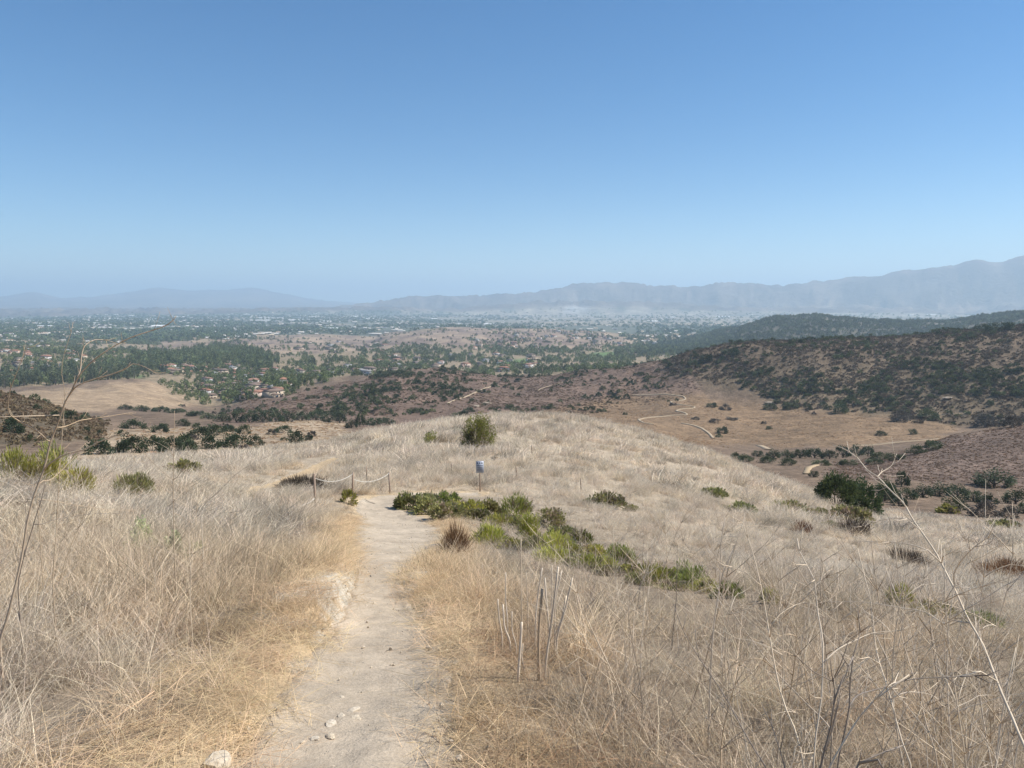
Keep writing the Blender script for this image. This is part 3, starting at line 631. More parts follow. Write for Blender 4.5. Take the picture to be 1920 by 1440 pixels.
def field(r0, r1, dens, azmax=43, seed=1):
    rg = np.random.default_rng(seed); n = int(math.radians(2 * azmax) / 2 * (r1 * r1 - r0 * r0) * dens)
    a = np.radians(rg.uniform(-azmax, azmax, n)); r = np.sqrt(rg.uniform(r0 * r0, r1 * r1, n)); return r * np.sin(a), r * np.cos(a), r, rg
def trail_gap(x, y):
    s = np.full(x.shape, 9.0)
    for k in range(len(PATHS)):
        sdist, hw, _ = path_info(x, y, k); s = np.minimum(s, np.abs(sdist) - hw)
    return s
CLEAR = []
STRIP = None
def grass(name, label, r0, r1, dens, per, rad, src, seed, hs, ramp=(0.12, 1.2)):
    """grass in clumps: every clump has its own lean, height and colour"""
    cx, cy, r, rg = field(r0, r1, dens, seed=seed); m = len(cx)
    lean = rg.normal(size=m) * 1.1 + 0.2; tilt = np.abs(rg.normal(size=m)) * 0.26; hgt = 0.62 + 0.62 * rg.random(m); val = np.where(r < 16, .92, .84) + 0.34 * rg.random(m); cnt = np.maximum(1, (per * (0.3 + 1.4 * rg.random(m))).astype(int))
    old = rg.random(m) < np.where(r > 20, .08, .17); val = np.where(old, val * 0.5, val)
    patch = fbm(cx / 2.2, cy / 2.2, 32, 3); cnt = np.where(patch < 0.36, cnt // 3, cnt); hgt = hgt * (0.6 + 0.8 * fbm(cx / 7, cy / 7, 33, 3))
    k = np.repeat(np.arange(m), cnt); n = len(k)
    x = cx[k] + rg.normal(size=n) * rad * .55; y = cy[k] + rg.normal(size=n) * rad * .55; r = np.hypot(x, y)
    gap = trail_gap(x, y) + (fbm(x * 1.2, y * 1.2, 31, 3) - 0.5) * 0.8
    for (ax, ay, ar) in CLEAR: gap = np.where((x - ax) ** 2 + (y - ay) ** 2 < ar * ar, -1, gap)
    keep = (gap > ramp[0]) & (rg.random(n) < 0.3 + 0.7 * sstep(ramp[0], ramp[1], gap))
    k, x, y, r, gap = k[keep], x[keep], y[keep], r[keep], gap[keep]; n = len(x)
    right = sstep(0.0, 3.0, x) * (1 - sstep(30, 45, r)); h = hs * (1 - 0.40 * right) * (1 - 0.12 * (1 - right) * (1 - sstep(20, 40, r)))
    z = height(x, y); u, v = project(x, y, z)
    h = np.where(inpoly(u, v, STRIP), h * 0.5, h)
    s_ = h * (0.5 + 0.5 * sstep(ramp[0], ramp[1] + 0.6, gap)) * hgt[k] * (0.75 + 0.5 * rg.random(n))
    rot = np.c_[rg.normal(size=n) * 0.10, tilt[k] + rg.normal(size=n) * .08, lean[k] + rg.normal(size=n) * .5]
    gold = (1 - sstep(0.2, 1.8, gap))[:, None]; low = sstep(0.38, 0.62, fbm(x / 4, y / 4, 34, 3))[:, None]
    tint = np.ones((n, 3)) * (val[k] * (0.9 + 0.2 * rg.random(n)))[:, None]
    tint = tint * (1 - 0.6 * gold * C(-0.04, 0.07, 0.24)[None]) * (1 - low * C(0.0, 0.045, 0.13)[None] * (1 - sstep(8, 30, r)[:, None] * 0.8))
    return scatter(name, label, 'grass', np.c_[x, y, z], rot, s_, rg.integers(0, len(src), n), src, tint)
nearT = [tuft('tall_tuft', 100 + i, 34, 0.28, 0.8, 0.15, 0.0048, (0.1, 0), 0.30, 0.45) for i in range(4)] + [tuft('short_tuft', 110 + i, 40, 0.14, 0.45, 0.17, 0.0045, (0.05, 0), 0.45, 0.6) for i in range(3)] + [tuft('stemmy_tuft', 116, 12, 0.5, 1.0, 0.2, 0.0050, (0.25, 0), 0.3, 0.2)]
midT = [tuft('mid_tuft', 120 + i, 26, 0.28, 0.85, 0.22, 0.011, (0.22, 0), 0.28, 0.4, M['fieldgrass'], 3) for i in range(5)]
farT = [tuft('far_tuft', 130 + i, 24, 0.3, 0.9, 0.42, 0.026, (0.28, 0), 0.28, 0.4, M['fieldgrass'], 3) for i in range(5)]
strawT = [tuft('straw_mat', 140 + i, 60, 0.10, 0.38, 0.26, 0.0032, (0.2, 0.1), 1, 0.3, M['straw'], 4, True) for i in range(4)]
x, y, r, rg_ = field(1.6, 24, 46, seed=204)
gap = trail_gap(x, y); k = (gap > -0.08 - 0.1 * rg_.random(len(x))) & (gap < 1.4) & (rg_.random(len(x)) < (1 - sstep(0.3, 1.4, gap)) * sstep(-0.15, 0.2, gap + (fbm(x * 2.2, y * 2.2, 36, 3) - 0.5) * 0.5)) 
x, y, gap = x[k], y[k], gap[k]; n = len(x)
zz = height(x, y); sg = np.stack([x, y], 1)
scatter('straw_litter', 'flattened golden straw along both edges of the trail', 'straw', np.c_[x, y, zz + 0.012], np.c_[np.full(n, -0.19), np.zeros(n), rg_.normal(size=n) * 0.9 + np.where(rg_.random(n) < .5, 0, np.pi)], 0.6 + 0.6 * rg_.random(n), rg_.integers(0, 4, n), strawT, (0.85 + 0.3 * rg_.random((n, 1))) * np.where(((x > -0.2) & (gap > .12 + .25 * rg_.random(n)))[:, None], np.array([[.66, .60, .56]]), np.ones((1, 3))))

x, y, r, rg_ = field(2.5, 18, 9, 34, seed=214); gap = trail_gap(x, y); k = gap < -0.05; x, y = x[k], y[k]; n = len(x)
bitT = [tuft('straw_bits', 150 + i, 5, 0.04, 0.16, 0.3, 0.0028, (0, 0), 1, 0.2, M['straw'], 3, True) for i in range(3)]
scatter('straw_bits', 'loose single straws dropped on the bare trail', 'straw', np.c_[x, y, height(x, y) + .035], np.c_[np.full(n, -.19), np.zeros(n), rg_.normal(size=n) * .6], 1 + .4 * rg_.random(n), rg_.integers(0, 3, n), bitT)
# gravel and crumbs on the trail
def rock_mesh(name, seed, mat, sub=1, flat=0.6, rough=0.35):
    import bmesh
    bm = bmesh.new(); bmesh.ops.create_icosphere(bm, subdivisions=sub, radius=0.5); rg = np.random.default_rng(seed)
    ax = unit(rg.normal(size=(9, 3))); cut = 0.30 + 0.16 * rg.random(9)
    for v in bm.verts:
        p = np.array(v.co)
        for a, c in zip(ax, cut):
            d = p @ a
            if d > c: p = p - a * (d - c) * 0.85
        p *= 1 + rough * 0.25 * (rg.random() - .5); v.co = (p[0] * 1.15, p[1] * 0.9, p[2] * flat)
    me = bpy.data.meshes.new(name); bm.to_mesh(me); bm.free(); me.materials.append(mat)
    me.attributes.new('lc', 'FLOAT', 'POINT'); return me
peb = [rock_mesh('pebble', 300 + i, M['rock'], 1) for i in range(4)] + [rock_mesh('pebble', 310, M['rockgrey'], 1)]
x, y, r, rg_ = field(2.5, 28, 60, 32, seed=205); gap = trail_gap(x, y); k = (gap < 0.15) & (rg_.random(len(x)) < 0.25 + 0.75 * sstep(.45, .6, fbm(x * 1.5, y * 1.5, 37, 3))); x, y = x[k], y[k]; n = len(x)
scatter('gravel', 'small pale pebbles and crumbs strewn on the trail', 'gravel', np.c_[x, y, height(x, y) + 0.024], rg_.random((n, 3)) * 6.28, 0.008 + 0.042 * rg_.random(n) ** 4, rg_.integers(0, 5, n), peb)

# loose stones
STONES = [(818,1031,34,0.5,'rockgrey','dark grey flat rock at the trail edge beside the rusty grass clump'),
 (405,1437,54,0.7,'rock','large pale rock with a dark side at the left foot of the trail'),
 (803,1219,12,.7,'rock','small round pale stone on the right trail edge below the bend'),
 (662,1338,24,.35,'rock','pale flat stone half buried in the worn middle of the trail'),
 (640,1348,16,.4,'rock','small pale stone sunk in the trail beside a flat stone'),
 (668,1352,18,.35,'rock','grey worn stone at the front of the stones in the trail'),
 (620,1362,24,.3,'rock','broad low pale stone bedded left of the trail middle'),
 (590,1392,20,.4,'rock','angular pale stone in the trail next to loose straw'),
 (566,1398,12,.5,'rock','small chipped stone by the left straw edge of the trail'),
 (620,1386,18,.4,'rock','low rounded stone just downhill of the trail hollow'),
 (862,1347,18,.6,'rockgrey','pale stone shaded by dry grass at the right trail edge'),
 (860,1428,18,.6,'rock','pale chipped stone among golden straw by the right trail edge'),
 (845,1395,9,.6,'rock','tiny pale stone near the straw on the right trail edge'),
 (780,1330,10,.5,'rock','small pale stone alone on the smooth right half of the trail'),
 (640,1314,12,.5,'rock','small pale stone uphill of the worn stones in the trail'),
 (855,1243,10,.6,'rock','small pale stone lying in brown litter right of the trail'),
 (930,860,20,.5,'rock','pale stone rubble in the grass downhill of the round bush'),
 (895,848,9,.6,'rock','single white stone in the grass just below the round bush'),
 (640,1090,26,.5,'rock','pale broken stone in the crumbling left bank of the trail'),
 (622,1118,20,.5,'rock','pale stone chip low in the crumbling left bank of the trail')]
rm = {m: [rock_mesh('stone', 320 + i, M[m], 2, 1.0, .9) for i in range(3)] for m in ('rock', 'rockgrey')}
for i, (u, v, wpx, fl, m, lab) in enumerate(STONES):
    m = 'rock' if i else m; wpx *= 1.15
    p = ground_hit(u, v); w_ = wpx / F * np.hypot(p[0], p[1])
    o = obj('stone', rm[m][i % 3], None, lab, 'stone', None, None, (p[0], p[1], p[2] + w_ * fl * 0.12 + (0.018 if trail_gap(np.array([p[0]]), np.array([p[1]]))[0] < 0 else 0))); o.scale = (w_, w_ * .9, w_ * fl); o.rotation_euler = (0.1, 0.08, i * 1.3)

# ------------------------------------------------------------------ shrubs near the trail and on the knoll
def px_size(u, v, wpx, hpx):
    p = ground_hit(u, v); d = p[1] * CP - (p[2] - ZC) * SP
    return p, wpx / F * d, hpx / F * d
def shrub_at(name, label, cat, u, v, wpx, hpx, mat, seed, n=1200, leaf=0.07, aspect=0.5, clumps=14, stems=8, stemr=0.012, up=0.3, cl=0.33, depth=0.8, group=None, hollow=0.55, sink=0.05):
    p, w_, h = px_size(u, v, wpx, hpx); CLEAR.append((p[0], p[1], w_ * .42)); CLEAR.append((p[0] - .02 * p[0], p[1] * .985 - .25, w_ * .30))
    fo, st = make_shrub(name, seed, w_, w_ * depth, h, n, leaf, M[mat], clumps, aspect, stems, stemr, cl, up, 0.12, hollow)
    return place_shrub(name, label, cat, u, v, fo, st, 0, 1, sink, p, group)
kb = shrub_at('round_bush', 'tall round leafy green bush standing alone on the knoll top', 'bush', 897, 838, 70, 66, 'midleaf', 1, 5600, 0.12, .5, 60, 40, .02, .3, .22, .95, None, .45)
p, w_, h = px_size(897, 838, 70, 66); rg1 = np.random.default_rng(5)
tw_, dd, lc = shrub_points(rg1, w_ * .92, w_ * .85, h * .62, 1500, 20, 0.05, .4, .3); v_, q_ = leaf_quads(tw_, 0.22 * np.ones(1500), rg1, .07, .8, dd)
obj('dead_twigs', mesh_np('dead_twigs', v_, q_, M['deadtwig'], None, {'lc': np.repeat(lc, 4)}), kb)
shrub_at('small_bush', 'small sparse pale green bush left of the tall round bush', 'bush', 808, 832, 44, 27, 'midleaf', 2, 650, .11, .5, 9, 12, .015, .5, .3, .9, None, .4)
shrub_at('dead_brush_mound', 'dark brown dome of dead twiggy brush behind the nearest fence post', 'bush', 572, 920, 106, 25, 'deadtwig', 3, 3600, .30, .05, 30, 10, .012, .2, .3, .6, None, .5)
shrub_at('yellow_green_shrub', 'yellow green shrub at the foot of the middle rope fence post', 'shrub', 653, 944, 44, 27, 'brightleaf', 4, 900, .13, .22, 14, 6, .008, .8)
LOW = [ # label, u, v, w, h, mat, upright
 ('grey green low shrub at the trail bend, first of the row', 768, 952, 60, 34, 'oliveleaf', 0), ('olive shrub with twiggy grey base in the row by the trail bend', 800, 962, 66, 40, 'oliveleaf', 0),
 ('bright leafy shrub behind the others in the row by the trail bend', 838, 952, 46, 34, 'midleaf', 0), ('dusty olive shrub spilling down toward the trail, mid row', 838, 972, 62, 38, 'oliveleaf', 0),
 ('yellowish low shrub in the row below the sign post', 880, 968, 56, 34, 'brightleaf', 0), ('grey olive shrub at the uphill end of the row below the sign', 915, 966, 50, 32, 'oliveleaf', 0),
 ('feathery bright green shrub directly uphill of the broom clumps', 968, 968, 58, 42, 'midleaf', 1), ('twiggy grey olive shrub behind the bright broom clumps', 1028, 990, 66, 42, 'oliveleaf', 0),
 ('rounded vivid green broom clump nearest to the trail stone', 925, 1022, 66, 44, 'brightleaf', 1), ('tall golden green broom clump standing between two rounder ones', 995, 1014, 42, 58, 'brightleaf', 1),
 ('wide golden green broom clump in the middle of the green strip', 1042, 1040, 76, 48, 'brightleaf', 1), ('low green broom clump in front of the wide golden one', 1040, 1056, 70, 34, 'brightleaf', 1),
 ('fresh green upright clump uphill of the green strip', 1088, 1024, 40, 36, 'midleaf', 1), ('trailing yellow green broom clump behind the cut stalks', 1105, 1068, 64, 32, 'brightleaf', 1),
 ('soft green broom clump among the leaning stalks', 1165, 1052, 60, 34, 'midleaf', 1), ('broom clump with dry base right of the cut stalks', 1228, 1092, 70, 42, 'brightleaf', 1),
 ('dense dark green broom clump in the lower green strip', 1298, 1098, 84, 44, 'midleaf', 1), ('sparse green clump at the lower end of the green strip', 1360, 1120, 60, 34, 'midleaf', 1), ('thin green sprig clump alone beyond the green strip', 1442, 1130, 28, 30, 'brightleaf', 1),
 ('leafy olive green shrub standing in open grass right of the sign', 1142, 952, 66, 32, 'oliveleaf', 0), ('small twiggy shrub touching the olive shrub right of the sign', 1112, 946, 28, 15, 'oliveleaf', 0), ('tiny yellow green shrub beside the olive shrub right of the sign', 1184, 958, 20, 10, 'brightleaf', 0),
 ('flat green shrub below the eroded bank on the knoll flank', 1336, 930, 48, 15, 'oliveleaf', 0), ('flat dark green shrub under bleached stalks on the knoll flank', 1386, 960, 56, 18, 'oliveleaf', 0),
 ('long low yellow green shrub on the slope left of the big dark bush', 1480, 958, 66, 20, 'oliveleaf', 0), ('low green shrub trailing toward the big dark bush', 1530, 972, 56, 18, 'oliveleaf', 0), ('small green shrub just uphill of the big dark bush', 1560, 992, 40, 14, 'oliveleaf', 0),
 ('bright lime green feathery shrub among bare stalks on the right slope', 1688, 1134, 44, 40, 'brightleaf', 1), ('pale lime shrub trailing right of the lime feathery one', 1752, 1152, 80, 26, 'brightleaf', 1), ('faint green low shrub under arching stalks on the right slope', 1842, 1172, 60, 26, 'midleaf', 1),
 ('yellow green shrub on the far right grassy slope', 1885, 990, 48, 14, 'oliveleaf', 0), ('pale green shrub above the gully on the right slope', 1776, 962, 30, 14, 'brightleaf', 0),
 ('bright yellow green shrub mass at the left end of the left thicket', 20, 902, 100, 66, 'brightleaf', 1), ('bright green shrub in the middle of the left thicket', 80, 906, 86, 62, 'brightleaf', 1), ('tall leafy green shrub rising behind the left thicket', 105, 892, 56, 70, 'midleaf', 1),
 ('lime green shrub spilling downhill from the left thicket', 140, 928, 66, 62, 'brightleaf', 1), ('feathery olive shrub alone in grass right of the left thicket', 246, 928, 76, 40, 'oliveleaf', 1), ('sparse dark green shrub in the grass behind a tall thin stem', 340, 892, 66, 34, 'oliveleaf', 0)]
for q_, (u_, v_) in enumerate([(812,948),(860,960),(895,975),(940,985),(975,992),(960,1030),(1008,1028),(1070,1042),(1085,1060),(1130,1062),(1140,1080),(1185,1075),(1200,1095),(1260,1085),(1262,1105),(1325,1108),(1055,1005),(1110,1040)]):
    LOW.append((['low yellow green sprawl filling the green strip below the trail bend', 'dry tipped olive sprawl filling the green strip below the trail bend'][q_ % 2], u_, v_, 58, 22, ['oliveleaf', 'brightleaf'][q_ % 2], q_ % 3 == 0))
for i, (lab, u, v, wp, hp, mat, upr) in enumerate(LOW):
    grp_ = 'sprawling growth in the green strip' if 'sprawl' in lab else None
    p = ground_hit(u, v); d = np.hypot(p[0], p[1]); lf = max(0.05, 0.0042 * d)
    wp *= 1.12; hp *= 1.0
    if upr: shrub_at('broom_clump' if 900 < u < 1500 else 'feathery_shrub', lab, 'shrub', u, v, wp, hp, mat, 20 + i, 1500, lf * 1.75, .13, 18, 6, .006, .9, .34, .9, grp_, .35)
    else: shrub_at('low_shrub', lab, 'shrub', u, v, wp, hp, mat, 20 + i, 1700, lf, .5, 20, 14, .008, .4, .32, .85, grp_, .45)
BIG = [('big dark leafy bush at the foot of the knoll, its tallest part', 1568, 952, 92, 66, 'darkleaf', 3400), ('dark green leafy bush grown together with the tallest one on its right', 1618, 966, 76, 74, 'darkleaf', 3000), ('lighter olive bush in front of the big dark bushes', 1598, 988, 96, 40, 'oliveleaf', 2600), ('dark leafy bush behind the big dark bushes by the gully', 1658, 940, 60, 46, 'darkleaf', 1800)]
for i, (lab, u, v, wp, hp, mat, n) in enumerate(BIG): shrub_at('dark_bush', lab, 'bush', u, v, wp, hp, mat, 70 + i, n * 2, .24, .5, 26, 14, .04, .3, .3, .9)
shrub_at('dead_shrub', 'bare grey dead shrub in front of the big dark bush', 'shrub', 1600, 1008, 60, 34, 'deadtwig', 80, 700, .5, .03, 12, 12, .012, 1.0, .4)
shrub_at('rusty_shrub', 'rusty brown dry shrub on the slope above the dead shrub', 'shrub', 1502, 1003, 50, 26, 'rust', 81, 900, .25, .05, 14, 6, .008, .6, .4)
shrub_at('rusty_grass_clump', 'rusty red dry grass clump beside the dark trail rock', 'grass clump', 858, 1042, 38, 50, 'rust', 82, 1000, .32, .025, 12, 5, .005, 1.8, .4, .8, None, .2)
shrub_at('brown_shrub', 'dull brown dry shrub on the far right slope', 'shrub', 1880, 1085, 90, 34, 'rust', 83, 1400, .3, .05, 16, 8, .008, .8, .4)
shrub_at('brown_shrub', 'dark brown twiggy shrub in grass below the arching pale stalk', 'shrub', 1700, 1062, 90, 30, 'deadtwig', 84, 1300, .3, .03, 16, 8, .008, .9, .4)
for i, (u, v, wp, hp, lab) in enumerate([(262, 1040, 68, 76, 'pale yellow buckwheat flower mound, largest of three in the left grass'), (326, 1064, 46, 74, 'pale buckwheat flower mound between the largest and the brownish one'), (370, 1070, 46, 66, 'faded brownish buckwheat mound nearest to the trail')]):
    shrub_at('buckwheat', lab, 'flower', u, v, wp, hp, 'pale', 90 + i, 900 if i < 2 else 500, .045, .9, 12, 14, .004, .9, .3, .8, None, .8)

# ------------------------------------------------------------------ sign, rope fence, stakes
p = ground_hit(900, 922); d = np.hypot(p[0], p[1]); px = d / F
sg = thing('trail_sign', (p[0], p[1], p[2]), 'small shade toned blue grey notice sign on a slim wooden post below the round bush', 'sign', None, 0.03)
mb = MB(); mb.tube([(0, 0, -.3), (0, 0, 60 * px)], [.028, .028], 4); obj('post', mb.mesh('post', M['post']), sg)
PW, PH = 14.5 * px, 23 * px; zc = 60 * px - PH / 2
panel = obj('panel', MB().box((0, -.045, zc), (PW, .012, PH)).mesh('panel', M['signface']), sg)
def bar(x0, x1, z0, z1): MBL[-1].box(((x0 + x1) / 2 * PW, -.0525, zc + (z0 + z1) / 2 * PH), ((x1 - x0) * PW, .003, (z1 - z0) * PH))
MBL = []
for z0, z1, a, b_ in [(.10, .16, -.42, .42), (-.03, .02, -.36, .36), (-.10, -.06, -.30, .32), (-.19, -.15, -.40, .36), (-.26, -.225, -.34, .30), (-.33, -.30, -.40, .38), (-.42, -.39, -.25, .25)]:
    MBL.append(MB()); xx = a; rr_ = random.Random(int(z0 * 1000))
    while xx < b_: L_ = rr_.uniform(.05, .16); bar(xx, min(xx + L_, b_), z0, z1); xx += L_ + .025
for a in (-.36, -.08, .2): MBL.append(MB()); bar(a, a + .15, .27, .40)
for i, m_ in enumerate(MBL): tag(obj('text_line' if i < 7 else 'pictogram', m_.mesh('lettering', M['signink']), panel), kind='stuff')

FP = [ground_hit(591, 950), ground_hit(660, 928), ground_hit(732, 926)]
FH = [1.15, 0.95, 0.95]; lean = [(0, 0), (.07, .0), (-.05, .02)]
rf = thing('rope_fence', FP[1], 'low white rope fence on three thin wooden posts at the trail end', 'fence')
tops = []
for q, hgt, ln in zip(FP, FH, lean):
    b = q - FP[1]; t = b + np.array([ln[0], ln[1], hgt]); tops.append(t)
    obj('post', MB().tube([b - np.array([0, 0, .3]), t], [.042, .038], 6).mesh('post', M['post']), rf)
def rope(a, b, sag, r=.012):
    t = np.linspace(0, 1, 14)[:, None]; P_ = a * (1 - t) + b * t; P_[:, 2] -= (4 * t * (1 - t) * sag)[:, 0]
    obj('rope', MB().tube(P_, r, 5).mesh('rope', M['rope'], None, True), rf)
z_ = np.array([0, 0, -.04])
rope(tops[0] + z_ - np.array([0, 0, .1]), tops[1] + z_, .22, .008); rope(tops[1] + z_ - np.array([0, 0, .25]), tops[2] + z_, .22, .011); rope(tops[2] + z_ + np.array([.0, 0, .02]), tops[2] + z_ + np.array([-.02, -.05, -.02]), 0, .02)
lb = ground_hit(560, 955) - FP[1]; rope(tops[0] * np.array([1, 1, 0]) + np.array([0, 0, FP[0][2] - FP[1][2] + .30]), lb + np.array([0, 0, .12]), .06, .01)
for u, v, hp, lab in [(689, 907, 28, 'lone thin wooden stake in the grass behind the rope fence'), (848, 892, 17, 'short wooden stake in the grass left of the sign'), (969, 896, 17, 'short wooden stake in the grass right of the sign'), (1090, 922, 20, 'short leaning wooden stake uphill of the olive shrub'), (998, 852, 12, 'tiny wooden stake below the tall grass right of the round bush')]:
    p, _, h = px_size(u, v, 3, hp + 6)
    o = obj('wooden_stake', MB().tube([(0, 0, -.2), (-.03, 0, h * .6), (-.05, 0, h)], [.03, .028, .022], 5).mesh('wooden_stake', M['post']), None, lab, 'stake', None, None, tuple(p))

# ------------------------------------------------------------------ tall dry stalks traced one by one
def trace(pts, r0, r1):
    n = len(pts); return np.array([pix_point(u, v, r0 + (r1 - r0) * i / max(n - 1, 1)) for i, (u, v) in enumerate(pts)])
def smooth_line(P, k=3):
    s = np.r_[0, np.cumsum(np.linalg.norm(np.diff(P, axis=0), axis=1))]; t = np.linspace(0, s[-1], (len(P) - 1) * k + 1)
    return np.stack([pchip(s[:, None], P[:, i][:, None], t[None])[0] for i in range(3)], 1)
def stalk(name, label, main, r0, r1, rad, branches=(), mat='stalk', extra=0):
    """main goes from the base upward; the base is carried down to the soil"""
    P_ = trace(main, r0, r1); b = P_[0]; g = hz(b[0], b[1])
    root = np.array([b[0], b[1], g])
    if b[2] - g > 0.02: P_ = np.vstack([root + (b - root) * 0.0 + np.array([0, 0, -.04]), P_])
    t = thing(name, tuple(root), label, 'dry stalk')
    S = smooth_line(P_); obj('stem', MB().tube(S - root, np.linspace(rad, rad * .35, len(S)) * .7, 6).mesh('stem', M[mat], None, True), t)
    rgt = np.random.default_rng(int(abs(root[0]) * 1000) + len(S)); mbt = MB(); lines = [S[3:]]
    for bp, a0, a1, br in branches:
        B = smooth_line(trace(bp, a0, a1)); k = np.argmin(((S - B[0]) ** 2).sum(1)); B[0] = S[k]
        lines.append(B); obj('branch', MB().tube(B - root, np.linspace(br, br * .3, len(B)) * .7, 5).mesh('branch', M[mat], None, True), t)
    for L_ in lines:
        for q in range(len(L_) // 2):
            k = int(rgt.integers(1, len(L_))); d = unit(L_[k] - L_[k - 1] + rgt.normal(size=3) * .6 * np.linalg.norm(L_[k] - L_[k - 1])); ln = .02 + .09 * rgt.random()
            mbt.tube(np.array([L_[k], L_[k] + d * ln * .5, L_[k] + d * ln + np.array([0, 0, ln * .2])]) - root, [.0016, .0013, .0008], 4)
    tag(obj('twigs', mbt.mesh('twigs', M[mat]), t), kind='stuff')
    return t
stalk('mustard_stalk', 'tall branching dry mustard stalk arching high over the left grass', [(0,1210),(13,1160),(30,1093),(42,1037),(50,985),(62,935),(83,877),(94,831),(106,800),(113,781),(123,752),(133,735),(144,712),(158,692),(181,671),(219,646),(250,631),(287,619),(312,610),(325,600)], 6.0, 5.2, .013,
 [([(144,712),(151,690),(153,667),(158,650),(169,641),(179,637),(194,637),(217,643)], 5.5, 5.6, .007), ([(133,735),(146,723),(173,712),(208,702),(233,692),(250,682),(269,687),(292,700),(300,705)], 5.55, 5.0, .007),
  ([(106,803),(121,800),(156,787),(187,783),(219,778),(250,773)], 5.65, 5.9, .006), ([(83,877),(104,862),(125,851),(162,841),(183,830),(208,820),(240,810),(267,807),(283,792)], 5.75, 5.3, .008), ([(75,900),(92,901),(125,872),(146,853),(165,846)], 5.8, 6.2, .005),
  ([(94,831),(71,809),(42,793),(23,781),(17,773),(15,758),(17,742),(21,725),(31,700),(42,673),(50,652)], 5.7, 5.2, .007), ([(23,781),(0,782),(-30,786)], 5.55, 5.6, .005)], 'stalkmid')
stalk('mustard_stalk', 'slender dry stem with a bare tip rising beside the tall arching stalk', [(100,1120),(105,1000),(112,880),(119,780),(121,733),(116,704),(116,687),(119,669),(125,648),(133,625),(137,604)], 6.6, 6.4, .006, [], 'stalkmid')
stalk('fennel_stem', 'upright thin greenish yellow stem with fine side twigs in the left grass', [(327,1040),(325,942),(325,901),(326,842),(327,792),(327,770)], 8.2, 8.0, .010,
 [([(325,905),(350,870),(379,832),(395,815)], 8.1, 7.8, .005), ([(325,942),(345,920),(375,900),(400,885)], 8.1, 8.4, .005), ([(325,930),(300,910),(275,895)], 8.1, 8.3, .004), ([(325,901),(300,880),(270,850),(250,828)], 8.1, 7.8, .004), ([(326,850),(305,835),(285,826)], 8, 8.2, .004), ([(325,960),(350,975),(362,985)], 8.2, 8.4, .004)], 'stalkmid')
stalk('leaning_stalk', 'long pale stalk leaning right over the grass toward the rope fence', [(377,957),(410,922),(450,883),(493,860),(550,842),(587,842)], 9.5, 9.0, .008, [], 'stalk')
stalk('mustard_stalk', 'dark twin dry stem standing beside the base of the tall arching stalk', [(34,1110),(46,1040),(58,1000),(70,960),(80,930),(84,900)], 6.4, 6.3, .009, [([(60,990),(100,975),(160,965),(210,962)], 6.3, 6.6, .004), ([(46,1040),(49,980),(47,930),(50,920)], 6.4, 6.5, .006)], 'stalkdark')
stalk('fallen_stalk', 'thin brown stalk lying almost level over the left grass', [(70,935),(105,940),(160,950),(215,957),(255,956)], 7.2, 7.6, .006, [], 'stalkmid')
stalk('long_stalk', 'long forked pale stalk sweeping from the lower right corner up over the gully', [(1935,1430),(1920,1397),(1897,1343),(1877,1297),(1860,1253),(1840,1203),(1813,1157),(1787,1099),(1772,1070),(1755,1037),(1735,1007),(1712,975),(1697,947),(1665,915),(1647,895),(1625,880),(1610,861),(1577,839),(1562,835)], 2.7, 4.0, .0085,
 [([(1646,895),(1652,886),(1671,874),(1681,851)], 3.75, 3.9, .004), ([(1752,1037),(1727,1027),(1700,1020),(1660,1016),(1600,1016)], 3.3, 3.5, .004), ([(1760,1047),(1785,1035),(1815,1020)], 3.3, 3.2, .003), ([(1712,975),(1680,971),(1647,977),(1615,987)], 3.4, 3.6, .003), ([(1790,1105),(1790,1072),(1802,1052),(1822,1030),(1850,1010),(1872,1001)], 3.15, 3.0, .004), ([(1813,1157),(1770,1170),(1740,1150),(1690,1140),(1630,1130),(1540,1128)], 3.1, 3.5, .004), ([(1860,1253),(1800,1268),(1713,1273),(1660,1284)], 2.9, 2.7, .004)], 'stalk')
stalk('bare_stalk', 'wavy pale stalk rising from the thick broken stems', [(1525,1440),(1530,1377),(1540,1310),(1543,1243),(1542,1193),(1533,1147),(1527,1087),(1500,1037),(1495,1010)], 2.5, 2.9, .0065, [([(1527,1087),(1505,1105),(1480,1115)], 2.75, 2.9, .003), ([(1543,1243),(1575,1215),(1605,1200),(1640,1186),(1682,1183)], 2.65, 2.9, .004)], 'stalk')
stalk('bare_stalk', 'long curved stalk crossing left of the thick broken stems', [(1507,1440),(1490,1367),(1470,1320),(1453,1250),(1440,1173),(1427,1100),(1413,1043),(1392,980)], 2.7, 3.2, .0065, [([(1440,1180),(1465,1150),(1490,1135),(1510,1128)], 2.9, 3.1, .003), ([(1427,1100),(1400,1075),(1360,1058)], 3.0, 3.2, .003)], 'stalk')
stalk('bare_stalk', 'pale upright stalk forking above the right hand tangle', [(1332,1273),(1335,1213),(1340,1160),(1350,1087),(1352,1020),(1360,970)], 4.2, 4.2, .008, [([(1350,1087),(1375,1030),(1390,990),(1397,965)], 4.2, 4.3, .005), ([(1352,1030),(1370,1000),(1400,985),(1450,988)], 4.2, 4.4, .004)], 'stalk')
stalk('diagonal_stalk', 'straight grey stalk slanting down right through the tangle', [(1560,1372),(1547,1353),(1513,1320),(1480,1287),(1440,1240),(1410,1200),(1370,1143),(1330,1080),(1280,1013),(1240,955)], 3.2, 4.4, .006, [([(1440,1240),(1420,1235),(1370,1250),(1362,1280),(1360,1305)], 3.6, 3.5, .004), ([(1370,1143),(1420,1130),(1460,1127)], 4, 4.1, .003)], 'stalkmid')
